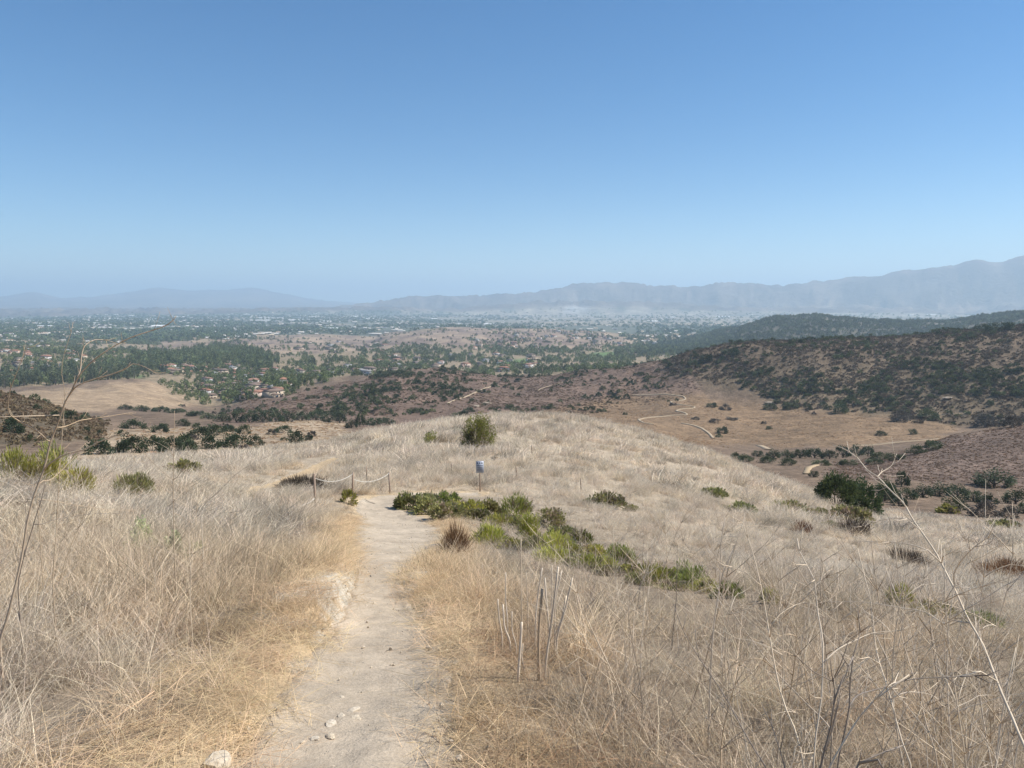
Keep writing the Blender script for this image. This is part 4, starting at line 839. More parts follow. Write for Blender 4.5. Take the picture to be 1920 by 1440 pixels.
stalk('diagonal_stalk', 'dark stalk slanting to the lower edge left of the thick stems', [(1445,1455),(1413,1403),(1387,1357),(1360,1307),(1313,1237),(1280,1180),(1262,1130)], 2.7, 3.3, .0055, [([(1360,1307),(1330,1345),(1320,1347)], 2.8, 2.9, .002)], 'stalkdark')
stalk('broken_stalk', 'thick dark grey broken stalk with a split jagged top', [(1535,1450),(1538,1440),(1547,1403),(1562,1343),(1567,1297),(1582,1267)], 1.95, 2.0, .0085, [([(1550,1400),(1562,1360),(1575,1307)], 1.98, 2.02, .006), ([(1567,1300),(1563,1280),(1565,1268)], 2, 2, .003)], 'stalkdark')
stalk('broken_stalk', 'thin dark forked stalk standing behind the thick broken one', [(1568,1450),(1583,1377),(1593,1320),(1595,1253),(1603,1220),(1613,1187)], 2.2, 2.3, .006, [([(1594,1318),(1610,1303),(1643,1293),(1713,1273),(1827,1267)], 2.25, 2.6, .004), ([(1595,1253),(1585,1240),(1578,1226)], 2.25, 2.2, .003)], 'stalkdark')
stalk('broken_stalk', 'thick pale bent stalk with a cut pinkish end', [(1550,1450),(1567,1417),(1587,1383),(1613,1343),(1643,1310),(1680,1283),(1705,1265)], 2.1, 2.2, .0075, [([(1640,1313),(1668,1285),(1672,1281)], 2.15, 2.2, .003)], 'stalk')
stalk('bare_stalk', 'short straight dark stalk at the lower edge of the right tangle', [(1475,1445),(1460,1400),(1447,1360),(1427,1317)], 2.5, 2.6, .005, [], 'stalkdark')
stalk('bare_stalk', 'long thin stalk rising right of the bent pale stalk', [(1710,1450),(1687,1377),(1670,1310),(1653,1255),(1643,1220),(1633,1127),(1620,1077),(1608,1027)], 2.6, 3.2, .0055, [([(1670,1310),(1700,1298),(1735,1300),(1760,1310)], 2.75, 2.9, .003), ([(1643,1220),(1610,1250),(1560,1300)], 2.8, 2.7, .003)], 'stalk')
stalk('bare_stalk', 'thin pale stalk leaning left of the long forked stalk', [(1760,1445),(1735,1350),(1713,1267),(1697,1217),(1680,1147),(1660,1060)], 2.9, 3.5, .005, [([(1713,1267),(1745,1215),(1790,1160)], 3, 3.2, .003)], 'stalkmid')
stalk('fallen_branch', 'dark fallen branch low in the right corner grass', [(1600,1440),(1640,1418),(1670,1405),(1692,1398)], 2.35, 2.5, .008, [([(1643,1417),(1655,1440),(1664,1450)], 2.35, 2.3, .006)], 'stalkdark')

# cut stalk clump right of the trail (origin (640,960), 3x zoom)
CUT = [((1015,620),(995,960),.011),((1130,430),(1110,930),.012),((1220,310),(1145,930),.010),((1130,315),(1092,640),.007),((1300,370),(1210,740),.009),((1265,470),(1200,720),.009),((1240,330),(1200,650),.006),((1145,370),(1170,680),.008),((1185,300),(1180,620),.005),((880,490),(905,710),.007),((910,520),(950,740),.008),((925,340),(935,620),.006),((1010,150),(1015,600),.006),((1040,340),(1050,560),.005),((1022,740),(1032,910),.005),((960,560),(985,760),.005)]
rc = ground_hit(1010, 1278); r0 = np.hypot(rc[0], rc[1])
cl_ = thing('cut_stalk_clump', tuple(rc), 'clump of upright cut pale stalks beside the trail', 'stalk clump')
for (tx, ty), (bx, by), rad in CUT:
    rr0 = r0 + (940 - by) / 300 * 0.9
    a = pix_point(640 + bx / 3, 960 + by / 3, rr0); b = pix_point(640 + tx / 3, 960 + ty / 3, rr0 + .05)
    g = hz(a[0], a[1]); P_ = np.array([[a[0], a[1], g - .05], a if a[2] > g else a + [0, 0, .02], a * .5 + b * .5 + rng.normal(size=3) * .012, b]) - rc
    if P_[1, 2] <= P_[0, 2]: P_[1, 2] = P_[0, 2] + .03
    obj('stalk', MB().tube(smooth_line(P_), np.linspace(rad, rad * .8, 10), 6).mesh('stalk', M['stalk' if rad < .0115 else 'stalkmid'], None, True), cl_)
LONE = [((790,300),(800,470),.007,'stalk','short pale cut stalk standing alone between trail and stalk clump'),((700,290),(845,500),.005,'stalkmid','thin stalk leaning across the short lone cut stalk'),((860,210),(880,480),.005,'stalk','thin pale stalk just uphill of the lone cut stalk'),((1890,190),(1860,760),.007,'stalkdark','straight dark stalk standing right of the broom strip'),((1480,330),(1530,660),.005,'stalk','thin pale stalk behind the leaning stalks'),((1640,190),(1320,650),.008,'stalk','thick pale stalk leaning right out of the stalk clump'),((1840,0),(1560,720),.007,'stalk','long pale stalk leaning far right over the broom strip'),((820,30),(735,185),.006,'stalk','bent pale stalk leaning over the first broom clump'),((1700,180),(1640,700),.005,'stalkdark','thin grey stalk among the leaning pale stalks')]
for (tx, ty), (bx, by), rad, m, lab in LONE:
    u0, v0, u1, v1 = 640 + bx / 3, 960 + by / 3, 640 + tx / 3, 960 + ty / 3
    g = ground_hit(u0, v0 + 8); r_ = np.hypot(g[0], g[1])
    stalk('dry_stalk', lab, [(u0, v0), ((u0 + u1) / 2 + 3, (v0 + v1) / 2), (u1, v1)], r_ * .995, r_ * 1.0, rad, [], m)

# branching dry mustard plants filling the right foreground
def mustard(seed, H, nb, spread, rad):
    rg = np.random.default_rng(seed); t = np.linspace(0, 1, 9)[:, None]
    le = rg.normal(size=2) * .22; S = np.c_[t * le[0] * H + .04 * np.sin(t * 5 + seed), t * le[1] * H + .04 * np.cos(t * 4 + seed) - .04 * math.cos(seed), t * H - .05]
    parts = [MB().tube(S, np.linspace(rad, rad * .3, 9), 5)]
    for i in range(nb):
        k = 2 + int(rg.integers(0, 6)); a = rg.random() * 6.28; L_ = H * spread * (.5 + .7 * rg.random()) * (1.1 - k / 11)
        d = np.array([math.cos(a), math.sin(a), .5 + .8 * rg.random()]); d /= np.linalg.norm(d); tt = np.linspace(0, 1, 6)[:, None]
        B = S[k] + d * tt * L_ + np.array([0, 0, 1]) * (tt ** 2) * L_ * rg.normal() * .22 + rg.normal(size=(6, 3)) * L_ * .012 * tt
        mb = MB().tube(B, np.linspace(rad * .5, rad * .13, 6), 4)
        for j in range(int(rg.integers(1, 4))):
            kk = int(rg.integers(1, 5)); d2 = unit(d + rg.normal(size=3) * .7); L2 = L_ * (.25 + .3 * rg.random()); t3 = np.linspace(0, 1, 4)[:, None]
            mb.tube(B[kk] + d2 * t3 * L2 + np.array([0, 0, .15]) * t3 ** 2 * L2, np.linspace(rad * .3, rad * .1, 4), 4)
        parts.append(mb)
    return parts
VAR = []
for i in range(7):
    ps = mustard(500 + i, .75 + .12 * i, 7 + i % 3, .6, .0045 + .0006 * (i % 3)); VAR.append([pm.mesh('mustard', M[['stalk', 'stalk', 'stalkmid'][i % 3]], None, True) for pm in ps])
def plant(i, x, y, s, label, group, name='dry_mustard_plant'):
    ms = VAR[i % len(VAR)]; t = thing(name, (x, y, hz(x, y)), label, 'dry plant', group, random.random() * 6.28, s)
    for k, me in enumerate(ms): obj('stem' if k == 0 else 'branch', me, t)
rg3 = np.random.default_rng(77)
def spray(n, u0, u1, ra, rb, s0, s1, label, group):
    k = 0; tries = 0
    while k < n and tries < n * 30:
        tries += 1; u = rg3.uniform(u0, u1); r = math.exp(rg3.uniform(math.log(ra), math.log(rb))); az, _ = pix_dir(u, 1000); x, y = r * math.sin(az), r * math.cos(az)
        if trail_gap(np.array([x]), np.array([y]))[0] < 0.9: continue
        i_ = int(rg3.integers(0, 7)); s_ = rg3.uniform(s0, s1); H_ = (.75 + .12 * i_) * s_
        look = ('ankle high' if H_ < .55 else 'knee high' if H_ < .75 else 'thigh high' if H_ < 1.0 else 'waist high') + (' tan' if i_ % 3 == 2 else ' pale'); near_ = ', close to the trail' if r < 5 else ', deeper in the grass' if r < 10 else ', down the slope'
        plant(i_, x, y, s_, look + ' ' + label + near_, group); k += 1
spray(58, 1100, 2000, 3.2, 8, .55, .95, 'dry mustard in the tangle right of the trail', 'dry mustard plants in the right tangle')
spray(24, 1150, 2000, 2.9, 5.5, .9, 1.25, 'dry mustard towering in the right foreground', 'tall dry mustard in the right foreground')
spray(34, 1000, 2000, 8, 20, .6, 1.0, 'dry mustard on the right slope', 'dry mustard plants on the right slope')
spray(18, -60, 420, 6, 13, .6, 1.0, 'dry weed in the left grass', 'dry weeds in the left grass')

STRIP = [(740,960),(860,930),(1000,940),(1120,990),(1400,1090),(1420,1180),(1250,1160),(1000,1120),(880,1060)]
grass('dry_grass', 'tangled dry beige grass close beside the trail', 1.6, 14, 5.0, 10, .34, nearT, 201, 1.0)
grass('dry_field_grass', 'pale dry grass covering the slope down to the rope fence', 14, 46, 2.0, 9, .5, midT, 202, 1.0)
grass('knoll_grass', 'pale wind combed dry grass on the knoll beyond the sign', 46, 118, .5, 8, .9, farT, 203, 1.0)

# ------------------------------------------------------------------ trees and shrubs of the middle distance
for k_, a_, b_ in (('hillgreen', (0.115, 0.13, 0.055), (0.066, 0.082, 0.04)), ('oakgreen', (0.075, 0.098, 0.042), (0.044, 0.06, 0.03)), ('greyshrub', (0.15, 0.125, 0.095), (0.09, 0.078, 0.064)), ('gardengreen', (0.20, 0.225, 0.08), (0.115, 0.14, 0.055)), ('gumgreen', (0.14, 0.155, 0.075), (0.08, 0.095, 0.05))):
    M[k_] = leaf_mat(k_ + ' leaves', a_, b_, 0.22, 0.6)
def crown(name, seed, w_, h, n, leaf, mats, clumps=22, z0=0.0, trunk=None, hollow=.45, cl=.3, asp=.7):
    rg = np.random.default_rng(seed); p, dirs, lc = shrub_points(rg, w_, w_ * (.8 + .3 * rg.random()), h, n, clumps, .03, cl, hollow); p[:, 2] += z0
    v, q = leaf_quads(p, leaf * (.7 + .6 * rg.random(n)), rg, asp, .25, dirs); mi = np.zeros(len(q), int); lcv = np.repeat(lc, 4); t = None
    if trunk:
        mb = MB(); mb.tube([(0, 0, -.15), (.01, .0, z0 * .7), (0.02, 0.01, z0 + h * .6)], [trunk, trunk * .7, trunk * .2], 5)
        for a in range(4): mb.tube([(0, 0, z0 * .6), (math.cos(a * 1.6) * w_ * .28, math.sin(a * 1.6) * w_ * .28, z0 + h * .45)], [trunk * .5, trunk * .15], 4)
        o_ = len(v); v = np.vstack([v, np.array(mb.v)]); q2 = np.array(mb.q) + o_; t = np.array(mb.t) + o_
        mi = np.r_[mi, np.ones(len(q2), int), np.ones(len(t), int)]; q = np.vstack([q, q2]); lcv = np.r_[lcv, np.zeros(len(mb.v))]
    return mesh_np(name, v, q, mats, mi, {'lc': lcv}, False, t)
# unit sized: one metre wide
SHV = {m: [crown('shrub', 600 + i, 1, .62, 1500, .055, [M[m], M['trunk']], 24, 0, .02) for i in range(4)] for m in ('hillgreen', 'oakgreen', 'greyshrub')}
SHS = {m: [crown('shrub', 620 + i, 1, .6, 420, .10, [M[m], M['trunk']], 16, 0, .02) for i in range(4)] for m in ('hillgreen', 'oakgreen', 'greyshrub')}
def trunk_mesh(seed):
    mb = MB(); mb.tube([(0, 0, -.15), (.02, 0, .16), (.02, .01, .7)], [.05, .035, .01], 6)
    for a in range(5): mb.tube([(.01, 0, .14), (math.cos(a * 1.3 + seed) * .16, math.sin(a * 1.3 + seed) * .16, .34), (math.cos(a * 1.3 + seed) * .3, math.sin(a * 1.3 + seed) * .3, .6)], [.025, .016, .006], 4)
    return mb.mesh('trunk', M['trunk'])
TRV = {m: [(crown('crown', 640 + i, 1, .86, 1300, .065, [M[m]], 24, .12), trunk_mesh(i)) for i in range(4)] for m in ('oakgreen',)}
rg4 = np.random.default_rng(404)
def put(name, mesh, p, w_, h, label, cat, group, unit_h):
    if isinstance(mesh, tuple):
        o = thing(name, (p[0], p[1], p[2] - .04 * h), label, cat, group, rg4.random() * 6.28); o.scale = (w_, w_, h / unit_h); obj('crown', mesh[0], o); obj('trunk', mesh[1], o); return o
    o = obj(name, mesh, None, label, cat, group, None, (p[0], p[1], p[2] - .04 * h)); o.scale = (w_, w_, h / unit_h); o.rotation_euler = (0, 0, rg4.random() * 6.28); return o
def px_shrub(u, v, wp, hp, mat, name, label, cat, group, lib=None, uh=.6):
    p = ground_hit(u, v)
    if p is None: return
    d = p[1] * CP - (p[2] - ZC) * SP; L_ = (lib or SHV)[mat]
    return put(name, L_[int(rg4.integers(0, len(L_)))], p, wp / F * d, hp / F * d, label, cat, group, uh)
VALLEY = [(187,852,62,34),(247,848,60,34),(287,846,60,32),(320,845,55,30),(353,844,42,24),(393,841,50,26),(443,839,62,28),(480,835,36,20)]
for u, v, a, b in VALLEY: px_shrub(u, v, a, b, 'oakgreen', 'dark_shrub', 'dense dark green shrub in the hedge like row below the left grass edge', 'shrub', 'dark shrubs in a row below the left grass edge')
for u, v, a, b, lab in [(553,831,42,24,'dark round shrub standing alone on the tan meadow edge'),(580,825,20,12,'small dark shrub touching the lone round shrub on the tan meadow edge'),(373,823,54,24,'wide dark shrub on the tan meadow behind the hedge like row'),(407,816,60,22,'long low dark shrub at the middle of the tan meadow'),(430,809,34,14,'small dark shrub behind the long low one on the tan meadow'),(457,813,30,18,'round dark shrub at the right end of the meadow shrubs'),(530,811,40,14,'flat green shrub on the pale meadow by the riverside trees'),(300,811,40,20,'dark shrub on the meadow under the left brushy hill'),(250,804,48,20,'wide dark shrub at the foot of the left brushy hill'),(343,799,28,14,'small dark shrub high on the tan meadow'),(23,812,46,32,'big dark shrub at the foot of the left brushy hill by the green thicket')]:
    px_shrub(u, v, a, b, 'oakgreen', 'dark_shrub', lab, 'shrub', None)
RIVER = [(417,790,34,20),(443,792,36,22),(467,792,34,22),(493,792,36,24),(517,791,34,22),(540,790,36,24),(567,789,34,22),(593,788,34,22),(617,792,32,22),(637,793,32,24),(660,803,28,20),(700,798,40,18),(725,796,36,16),(390,786,30,14),(365,780,34,12),(330,775,34,12),(300,772,34,12),(265,770,30,12),(235,768,26,12)]
for u, v, a, b in RIVER: px_shrub(u, v, a, b, 'oakgreen', 'oak_tree', 'dark riverside oak in the band along the foot of the middle hill', 'tree', 'dark oaks along the foot of the middle hill', TRV, 1.0)
px_shrub(675, 800, 22, 32, 'oakgreen', 'oak_tree', 'tallest riverside oak rising at the right end of the oak band', 'tree', None, TRV, 1.0)
GULLY = [(1450,860,32,20),(1475,859,28,18),(1500,859,36,22),(1527,859,36,24),(1556,860,32,20),(1580,858,34,28),(1605,855,30,24),(1627,855,26,24),(1420,856,24,14)]
for u, v, a, b in GULLY: px_shrub(u, v, a, b, 'oakgreen', 'oak_tree', 'dark oak in the gully between knoll and right meadow', 'tree', 'dark oaks in the gully by the meadow', TRV, 1.0)
for u, v, a, b in [(1650,862,40,16),(1680,862,44,14),(1720,850,40,16),(1750,842,44,18),(1640,870,40,12),(1590,872,44,12),(1540,872,40,12),(1480,872,40,14),(1440,868,36,14),(1400,866,40,14),(1380,860,30,12)]:
    px_shrub(u, v, a, b, 'hillgreen', 'gully_shrub', 'grey green willowy shrub lining the gully below the right meadow', 'shrub', 'willowy shrubs lining the gully')
for u, v, a, b, lab in [(1690,912,30,36,'tall dark oak on the brown spur above the gully'),(1670,922,24,18,'small dark oak left of the tall one on the brown spur'),(1865,912,74,36,'wide dark oak grove leaning on the brown spur flank'),(1525,894,22,14,'dark bush beside the bright sandy path bend')]:
    px_shrub(u, v, a, b, 'oakgreen', 'oak_tree', lab, 'tree', None, TRV, 1.0)
for u, v, a, b in [(1700,935,40,24),(1730,932,44,26),(1762,930,46,28),(1795,932,46,28),(1825,940,44,24),(1850,948,44,26),(1660,936,40,24),(1685,948,36,22),(1905,945,50,32),(1920,962,40,26)]:
    px_shrub(u, v, a, b, 'oakgreen', 'oak_tree', 'dark oak in the dense grove at the gully below the brown spur', 'tree', 'dark oak grove below the brown spur', TRV, 1.0)
for u, v, a, b, lab in [(1790,955,50,24,'round dark green shrub in front of the gully grove'),(1845,968,66,30,'grey brown shrub mass in front of the gully grove'),(1890,970,50,22,'grey leafless shrub at the right end of the gully grove')]:
    px_shrub(u, v, a, b, 'greyshrub' if 'grey' in lab else 'hillgreen', 'gully_shrub', lab, 'shrub', None)
for u, v, a, b, lab in [(1354,812,27,15,'round dark shrub beside the meadow footpath'),(1348,820,14,8,'little shrub below the round one beside the meadow footpath'),(1441,805,16,7,'small flat dark shrub mid meadow'),(1432,795,12,7,'small brown shrub mid meadow uphill of the flat dark one'),(1653,817,26,10,'flat dark shrub on the open right meadow'),(1711,814,20,10,'round dark shrub on the open right meadow'),(1172,778,11,6,'small dark shrub left of the zigzag footpath'),(1262,760,16,6,'small brown shrub inside the zigzag footpath'),(1335,763,24,10,'green shrub right of the zigzag footpath'),(1360,768,26,11,'grey shrub touching the green one right of the zigzag footpath'),(1305,786,20,5,'low dark brush streak at the meadow left'),(1340,792,24,8,'low dark brush patch above the round meadow shrub'),(1372,787,30,6,'low dark brush streak right of the brush patch'),(1526,777,9,6,'tiny brown shrub at the meadow upper edge'),(1573,774,36,20,'bushy green shrub where meadow meets the dark hill'),(1515,768,18,10,'small green shrub at the foot of the dark hill'),(1445,768,34,14,'wide green shrub at the foot of the dark hill above the meadow'),(1482,766,34,14,'leafy shrub at the dark hill foot beside a pale outcrop'),(1690,790,44,24,'grey green shrub cluster at the meadow right end'),(1740,786,40,22,'green shrub cluster above the dark burnt patch'),(1850,800,50,24,'round green shrub behind the brown spur'),(1900,800,44,22,'leafy shrub behind the brown spur crest'),(860,780,30,9,'dark green shrub on the slope behind the round bush'),(880,772,26,10,'dusty shrub beside pale outcrops behind the round bush')]:
    px_shrub(u, v, a, b, 'greyshrub' if ('grey' in lab or 'brown' in lab or 'brush' in lab) else 'hillgreen', 'meadow_shrub', lab, 'shrub', None)

for u, v, a, b, lab in [(1845,622,34,16,'dark crest tree at the top of the right hill'),(1882,620,46,20,'largest crest tree at the top of the right hill'),(1325,676,34,14,'dark shrub clump on the left shoulder of the dark hill'),(1300,684,26,12,'small dark shrub low on the left shoulder of the dark hill'),(1370,664,44,12,'long dark shrub under the bald crest of the dark hill')]:
    px_shrub(u, v, a, b, 'oakgreen', 'crest_shrub', lab, 'shrub', None)
# hillsides sampled over the land itself
def land_sample(n, a0, a1, r0, r1, seed):
    rg = np.random.default_rng(seed); a = np.radians(rg.uniform(a0, a1, n)); r = np.sqrt(rg.uniform(r0 ** 2, r1 ** 2, n)); x, y = r * np.sin(a), r * np.cos(a); z = height(x, y); u, v = project(x, y, z)
    az, lr = np.arctan2(x, y), np.log(r)
    u = u + (fbm(az * 60, lr * 60, 71, 4) - 0.5) * 60; v = v + (fbm(az * 60, lr * 60, 81, 4) - 0.5) * 22
    return x, y, z, r, u, v, rg
def rots(n, rg): return np.c_[rg.normal(size=(n, 2)) * .08, rg.random(n) * 6.28]
scr = [crown('scrub', 700 + i, 1, .5, 150, .15, [M['scrub']], 12, 0, None) for i in range(4)]
grn = [crown('hill_shrub', 710 + i, 1, .55, 260, .12, [M['hillleaf']], 14, 0, None) for i in range(4)]
# right dark hill
x, y, z, r, u, v, rg_ = land_sample(30000, 8, 46, 440, 800, 801); k = inpoly(u, v, Z_CHAP) & (rg_.random(len(x)) < .42 + .58 * sstep(.40, .56, fbm(x / 18, y / 18, 811, 3))); x, y, z = x[k], y[k], z[k]; n = len(x)
scatter('dark_hill_scrub', 'purple brown dry scrub covering the dark right hill', 'scrub', np.c_[x, y, z - .1], rots(n, rg_), 1.2 + 2.2 * rg_.random(n) ** 1.5, rg_.integers(0, 4, n), scr, (.75 + .6 * rg_.random((n, 1))) * np.array([[1, 1, 1]]))
x, y, z, r, u, v, rg_ = land_sample(12000, 8, 46, 440, 800, 802)
k = inpoly(u, v, Z_CHAP) & (rg_.random(len(x)) < np.where(inpoly(u, v, Z_CHGREEN), .85, .26) * (0.08 + 1.3 * sstep(.46, .60, fbm(x / 26, y / 26, 812, 3))))
x, y, z, r = x[k], y[k], z[k], r[k]; n = len(x); sz = 2.2 + 4.2 * rg_.random(n) ** 2.2; crest = r > 640; sz = np.where(crest, sz * 1.15, sz)
o = np.argsort(-sz); big = o[:170]; rest = o[170:]
for i in big:
    m = 'hillgreen' if rg_.random() < .75 else 'oakgreen'
    put('chaparral_shrub', SHS[m][int(rg_.integers(0, 4))], (x[i], y[i], z[i]), sz[i], sz[i] * .55, ('dusty green' if m == 'hillgreen' else 'dark green') + ' rounded shrub on the dark right hill, ' + ('along its crest' if r[i] > 655 else 'on its middle slope' if r[i] > 560 else 'near its foot above the meadow'), 'shrub', 'large shrubs on the dark right hill', .6)
scatter('dark_hill_shrubs', 'smaller dusty green shrubs scattered over the dark right hill', 'shrubs', np.c_[x[rest], y[rest], z[rest] - .1], rots(len(rest), rg_), sz[rest], rg_.integers(0, 4, len(rest)), grn, (.8 + .5 * rg_.random((len(rest), 1))) * np.ones((1, 3)))
# middle hill
x, y, z, r, u, v, rg_ = land_sample(26000, -26, 16, 440, 800, 803); k = inpoly(u, v, Z_CENTER) & (rg_.random(len(x)) < .2 + .8 * sstep(.4, .6, fbm(x / 22, y / 22, 813, 3))); x, y, z = x[k], y[k], z[k]; n = len(x)
scatter('middle_hill_scrub', 'low reddish brown scrub on the middle hill', 'scrub', np.c_[x, y, z - .1], rots(n, rg_), np.c_[1.0 + 1.6 * rg_.random(n), 1.0 + 1.6 * rg_.random(n), .6 + .8 * rg_.random(n)], rg_.integers(0, 4, n), scr, (.9 + .6 * rg_.random((n, 1))) * np.array([[1.08, .98, .93]]))
x, y, z, r, u, v, rg_ = land_sample(9000, -26, 16, 440, 820, 804); fb = fbm(x / 26, y / 26, 814, 3)
k = (inpoly(u, v, Z_MIDGREEN) & (rg_.random(len(x)) < .55 * sstep(.35, .55, fb) + .1)) | (inpoly(u, v, Z_MIDDARK) & (rg_.random(len(x)) < .45)) | (inpoly(u, v, Z_CENTER) & (rg_.random(len(x)) < .30 * sstep(.52, .66, fb)))
x, y, z, r = x[k], y[k], z[k], r[k]; n = len(x); sz = 2.0 + 4.5 * rg_.random(n) ** 2; o = np.argsort(-sz); big = o[:110]; rest = o[110:]
for i in big:
    m = 'oakgreen' if rg_.random() < .5 else 'hillgreen'
    put('chaparral_shrub', SHS[m][int(rg_.integers(0, 4))], (x[i], y[i], z[i]), sz[i], sz[i] * .55, ('dusty green' if m == 'hillgreen' else 'dark green') + ' rounded shrub on the reddish middle hill, ' + ('along its crest' if r[i] > 655 else 'on its slope' if r[i] > 560 else 'near its foot'), 'shrub', 'large shrubs on the middle hill', .6)
scatter('middle_hill_shrubs', 'smaller green shrubs in patches on the middle hill', 'shrubs', np.c_[x[rest], y[rest], z[rest] - .1], rots(len(rest), rg_), sz[rest], rg_.integers(0, 4, len(rest)), grn, (.75 + .5 * rg_.random((len(rest), 1))) * np.ones((1, 3)))
# left hill and the tan meadows
x, y, z, r, u, v, rg_ = land_sample(5000, -46, -24, 170, 420, 805); k = inpoly(u, v, Z_LHILL); x, y, z = x[k], y[k], z[k]; n = len(x)
scatter('left_hill_scrub', 'brown and grey scrub on the left hill', 'scrub', np.c_[x, y, z - .1], rots(n, rg_), .8 + 1.6 * rg_.random(n), rg_.integers(0, 4, n), scr, (.9 + .5 * rg_.random((n, 1))) * np.array([[1.1, 1.05, .9]]))
x, y, z, r, u, v, rg_ = land_sample(700, -46, -24, 170, 420, 806); k = np.where(inpoly(u, v, Z_LHILL) & (rg_.random(len(x)) < .7))[0][:120]
for i in k: s_ = 1.8 + 3.2 * rg_.random() ** 1.5; put('hillside_shrub', SHS['hillgreen'][int(rg_.integers(0, 4))], (x[i], y[i], z[i]), s_, s_ * .6, 'green rounded shrub growing on the left brushy hill', 'shrub', 'shrubs on the left brushy hill', .6)
# spur
x, y, z, r, u, v, rg_ = land_sample(16000, 20, 46, 165, 290, 807); k = inpoly(u, v, Z_SPUR); x, y, z = x[k], y[k], z[k]; n = len(x)
scatter('spur_scrub', 'low purplish brown dry brush covering the right spur', 'scrub', np.c_[x, y, z - .1], rots(n, rg_), np.c_[.35 + 1.0 * rg_.random(n) ** 2, .35 + 1.0 * rg_.random(n) ** 2, .25 + .35 * rg_.random(n)], rg_.integers(0, 4, n), scr, (1.25 + .6 * rg_.random((n, 1))) * np.array([[1.1, .98, .93]]))
# meadow tussocks
x, y, z, r, u, v, rg_ = land_sample(30000, -34, 40, 125, 620, 808); k = (inpoly(u, v, Z_MEADOW) | inpoly(u, v, Z_TAN)) & (fbm(x / 18, y / 18, 815, 3) > .42); x, y, z = x[k], y[k], z[k]; n = len(x)
scatter('meadow_tussocks', 'dry brown tussocks on the valley meadows', 'grass', np.c_[x, y, z - .05], rots(n, rg_), np.c_[.7 + .9 * rg_.random(n), .7 + .9 * rg_.random(n), .25 + .35 * rg_.random(n)], rg_.integers(0, 4, n), scr, (1.9 + .8 * rg_.random((n, 1))) * np.array([[1.08, .95, .80]]))
oc = [rock_mesh('outcrop', 330 + i, M['outcrop'], 3, 1.0, 1.2) for i in range(3)]
# pale outcrops
for i, (u, v, wp, lab) in enumerate([(912,756,26,'pale sandstone outcrop behind the round bush'),(893,762,20,'low pale outcrop left of the sandstone one'),(1778,747,22,'pale boulder outcrop on the dark right hill'),(1815,752,16,'small pale boulder on the dark right hill'),(1445,756,26,'pale ledge at the foot of the dark hill above the meadow'),(1025,690,20,'pale rocky knob beyond the middle hill')]):
    p = ground_hit(u, v)
    if p is None: continue
    w_ = wp / F * np.hypot(p[0], p[1]) * .75; o = obj('rock_outcrop', oc[i % 3], None, lab, 'rock', None, None, (p[0], p[1], p[2] + w_ * .03)); o.scale = (w_, w_ * .6, w_ * .28)

# ------------------------------------------------------------------ houses in the valley
def house_parts(seed):
    rg = random.Random(seed); L_ = rg.uniform(15, 21); D = rg.uniform(9, 12); H = rg.choice([3.4, 6.0, 6.2]); rh = rg.uniform(1.8, 2.8); e = .7
    wall = MB().box((0, 0, H / 2 - .5), (L_, D, H + 1)); roof = MB()
    def hip(cx, cy, l, d, z, hh):
        b = len(roof.v); i = min(d / 2 * .9, l * .45)
        for q in ((-l/2-e, -d/2-e, z), (l/2+e, -d/2-e, z), (l/2+e, d/2+e, z), (-l/2-e, d/2+e, z), (-l/2+i, 0, z + hh), (l/2-i, 0, z + hh)): roof.v.append(np.array([cx + q[0], cy + q[1], q[2]]))
        for f in ((0, 1, 5, 4), (2, 3, 4, 5), (3, 2, 1, 0)): roof.q.append(tuple(b + k for k in f)); roof.qm.append(0)
        for f in ((1, 2, 5), (3, 0, 4)): roof.t.append(tuple(b + k for k in f)); roof.tm.append(0)
    hip(0, 0, L_, D, H, rh)
    wx = rg.choice([-1, 1]) * L_ * .3; wing = MB().box((wx, -D * .6, 1.2), (L_ * .36, D * .6, 4.4)); b = len(roof.v); hip(wx, -D * .6, L_ * .36, D * .6, 3.4, 1.5)
    win = []
    for k in range(3 if H < 4 else 5):
        wxx = (-.38 + .25 * (k % 3)) * L_ if wx > 0 else (-.1 + .22 * (k % 3)) * L_; zz = 1.7 if k < 3 else 4.6
        win.append(MB().box((wxx, -D / 2 - .02, zz), (1.9, .12, 1.5)))
    win.append(MB().box((wx, -D * .9 - .02, 1.5), (L_ * .2, .12, 2.2)))
    return wall, wing, roof, win
HV = []
styles = [('cream', 'terracotta'), ('white', 'grey'), ('tan', 'brown'), ('cream', 'brown'), ('pink', 'terracotta'), ('white', 'terracotta')]
for i, (wc, rc_) in enumerate(styles):
    wl, wg, rf_, wn = house_parts(900 + i)
    HV.append((wc, rc_, wl.mesh('house_wall', M['wall_' + wc]), wg.mesh('house_wing', M['wall_' + wc]), rf_.mesh('house_roof', M['roof_' + rc_]), [m_.mesh('house_window', M['glass']) for m_ in wn]))
def whole(i):   # far copies: one mesh with wall and roof
    wl, wg, rf_, wn = house_parts(900 + i); mb = MB(); off = 0
    for s_, m_ in ((wl, 0), (wg, 0), (rf_, 1)) + tuple((q, 2) for q in wn):
        o_ = len(mb.v); mb.v += s_.v; mb.q += [tuple(a + o_ for a in f) for f in s_.q]; mb.qm += [m_] * len(s_.q); mb.t += [tuple(a + o_ for a in f) for f in s_.t]; mb.tm += [m_] * len(s_.t)
    return mb.mesh('far_house', [M['wall_' + styles[i][0]], M['roof_' + styles[i][1]], M['glass']])
HW = [whole(i) for i in range(6)]
CL = [(380,540,716,748,34),(400,520,694,716,16),(305,450,689,701,34),(560,740,697,712,14),(640,760,684,700,10),(0,150,648,708,44),(830,1010,660,698,20),(700,850,668,692,16),(560,740,636,662,12),(930,1120,620,642,30),(880,1010,634,656,18),(1100,1240,630,652,16),(150,330,660,690,14)]
HP = []
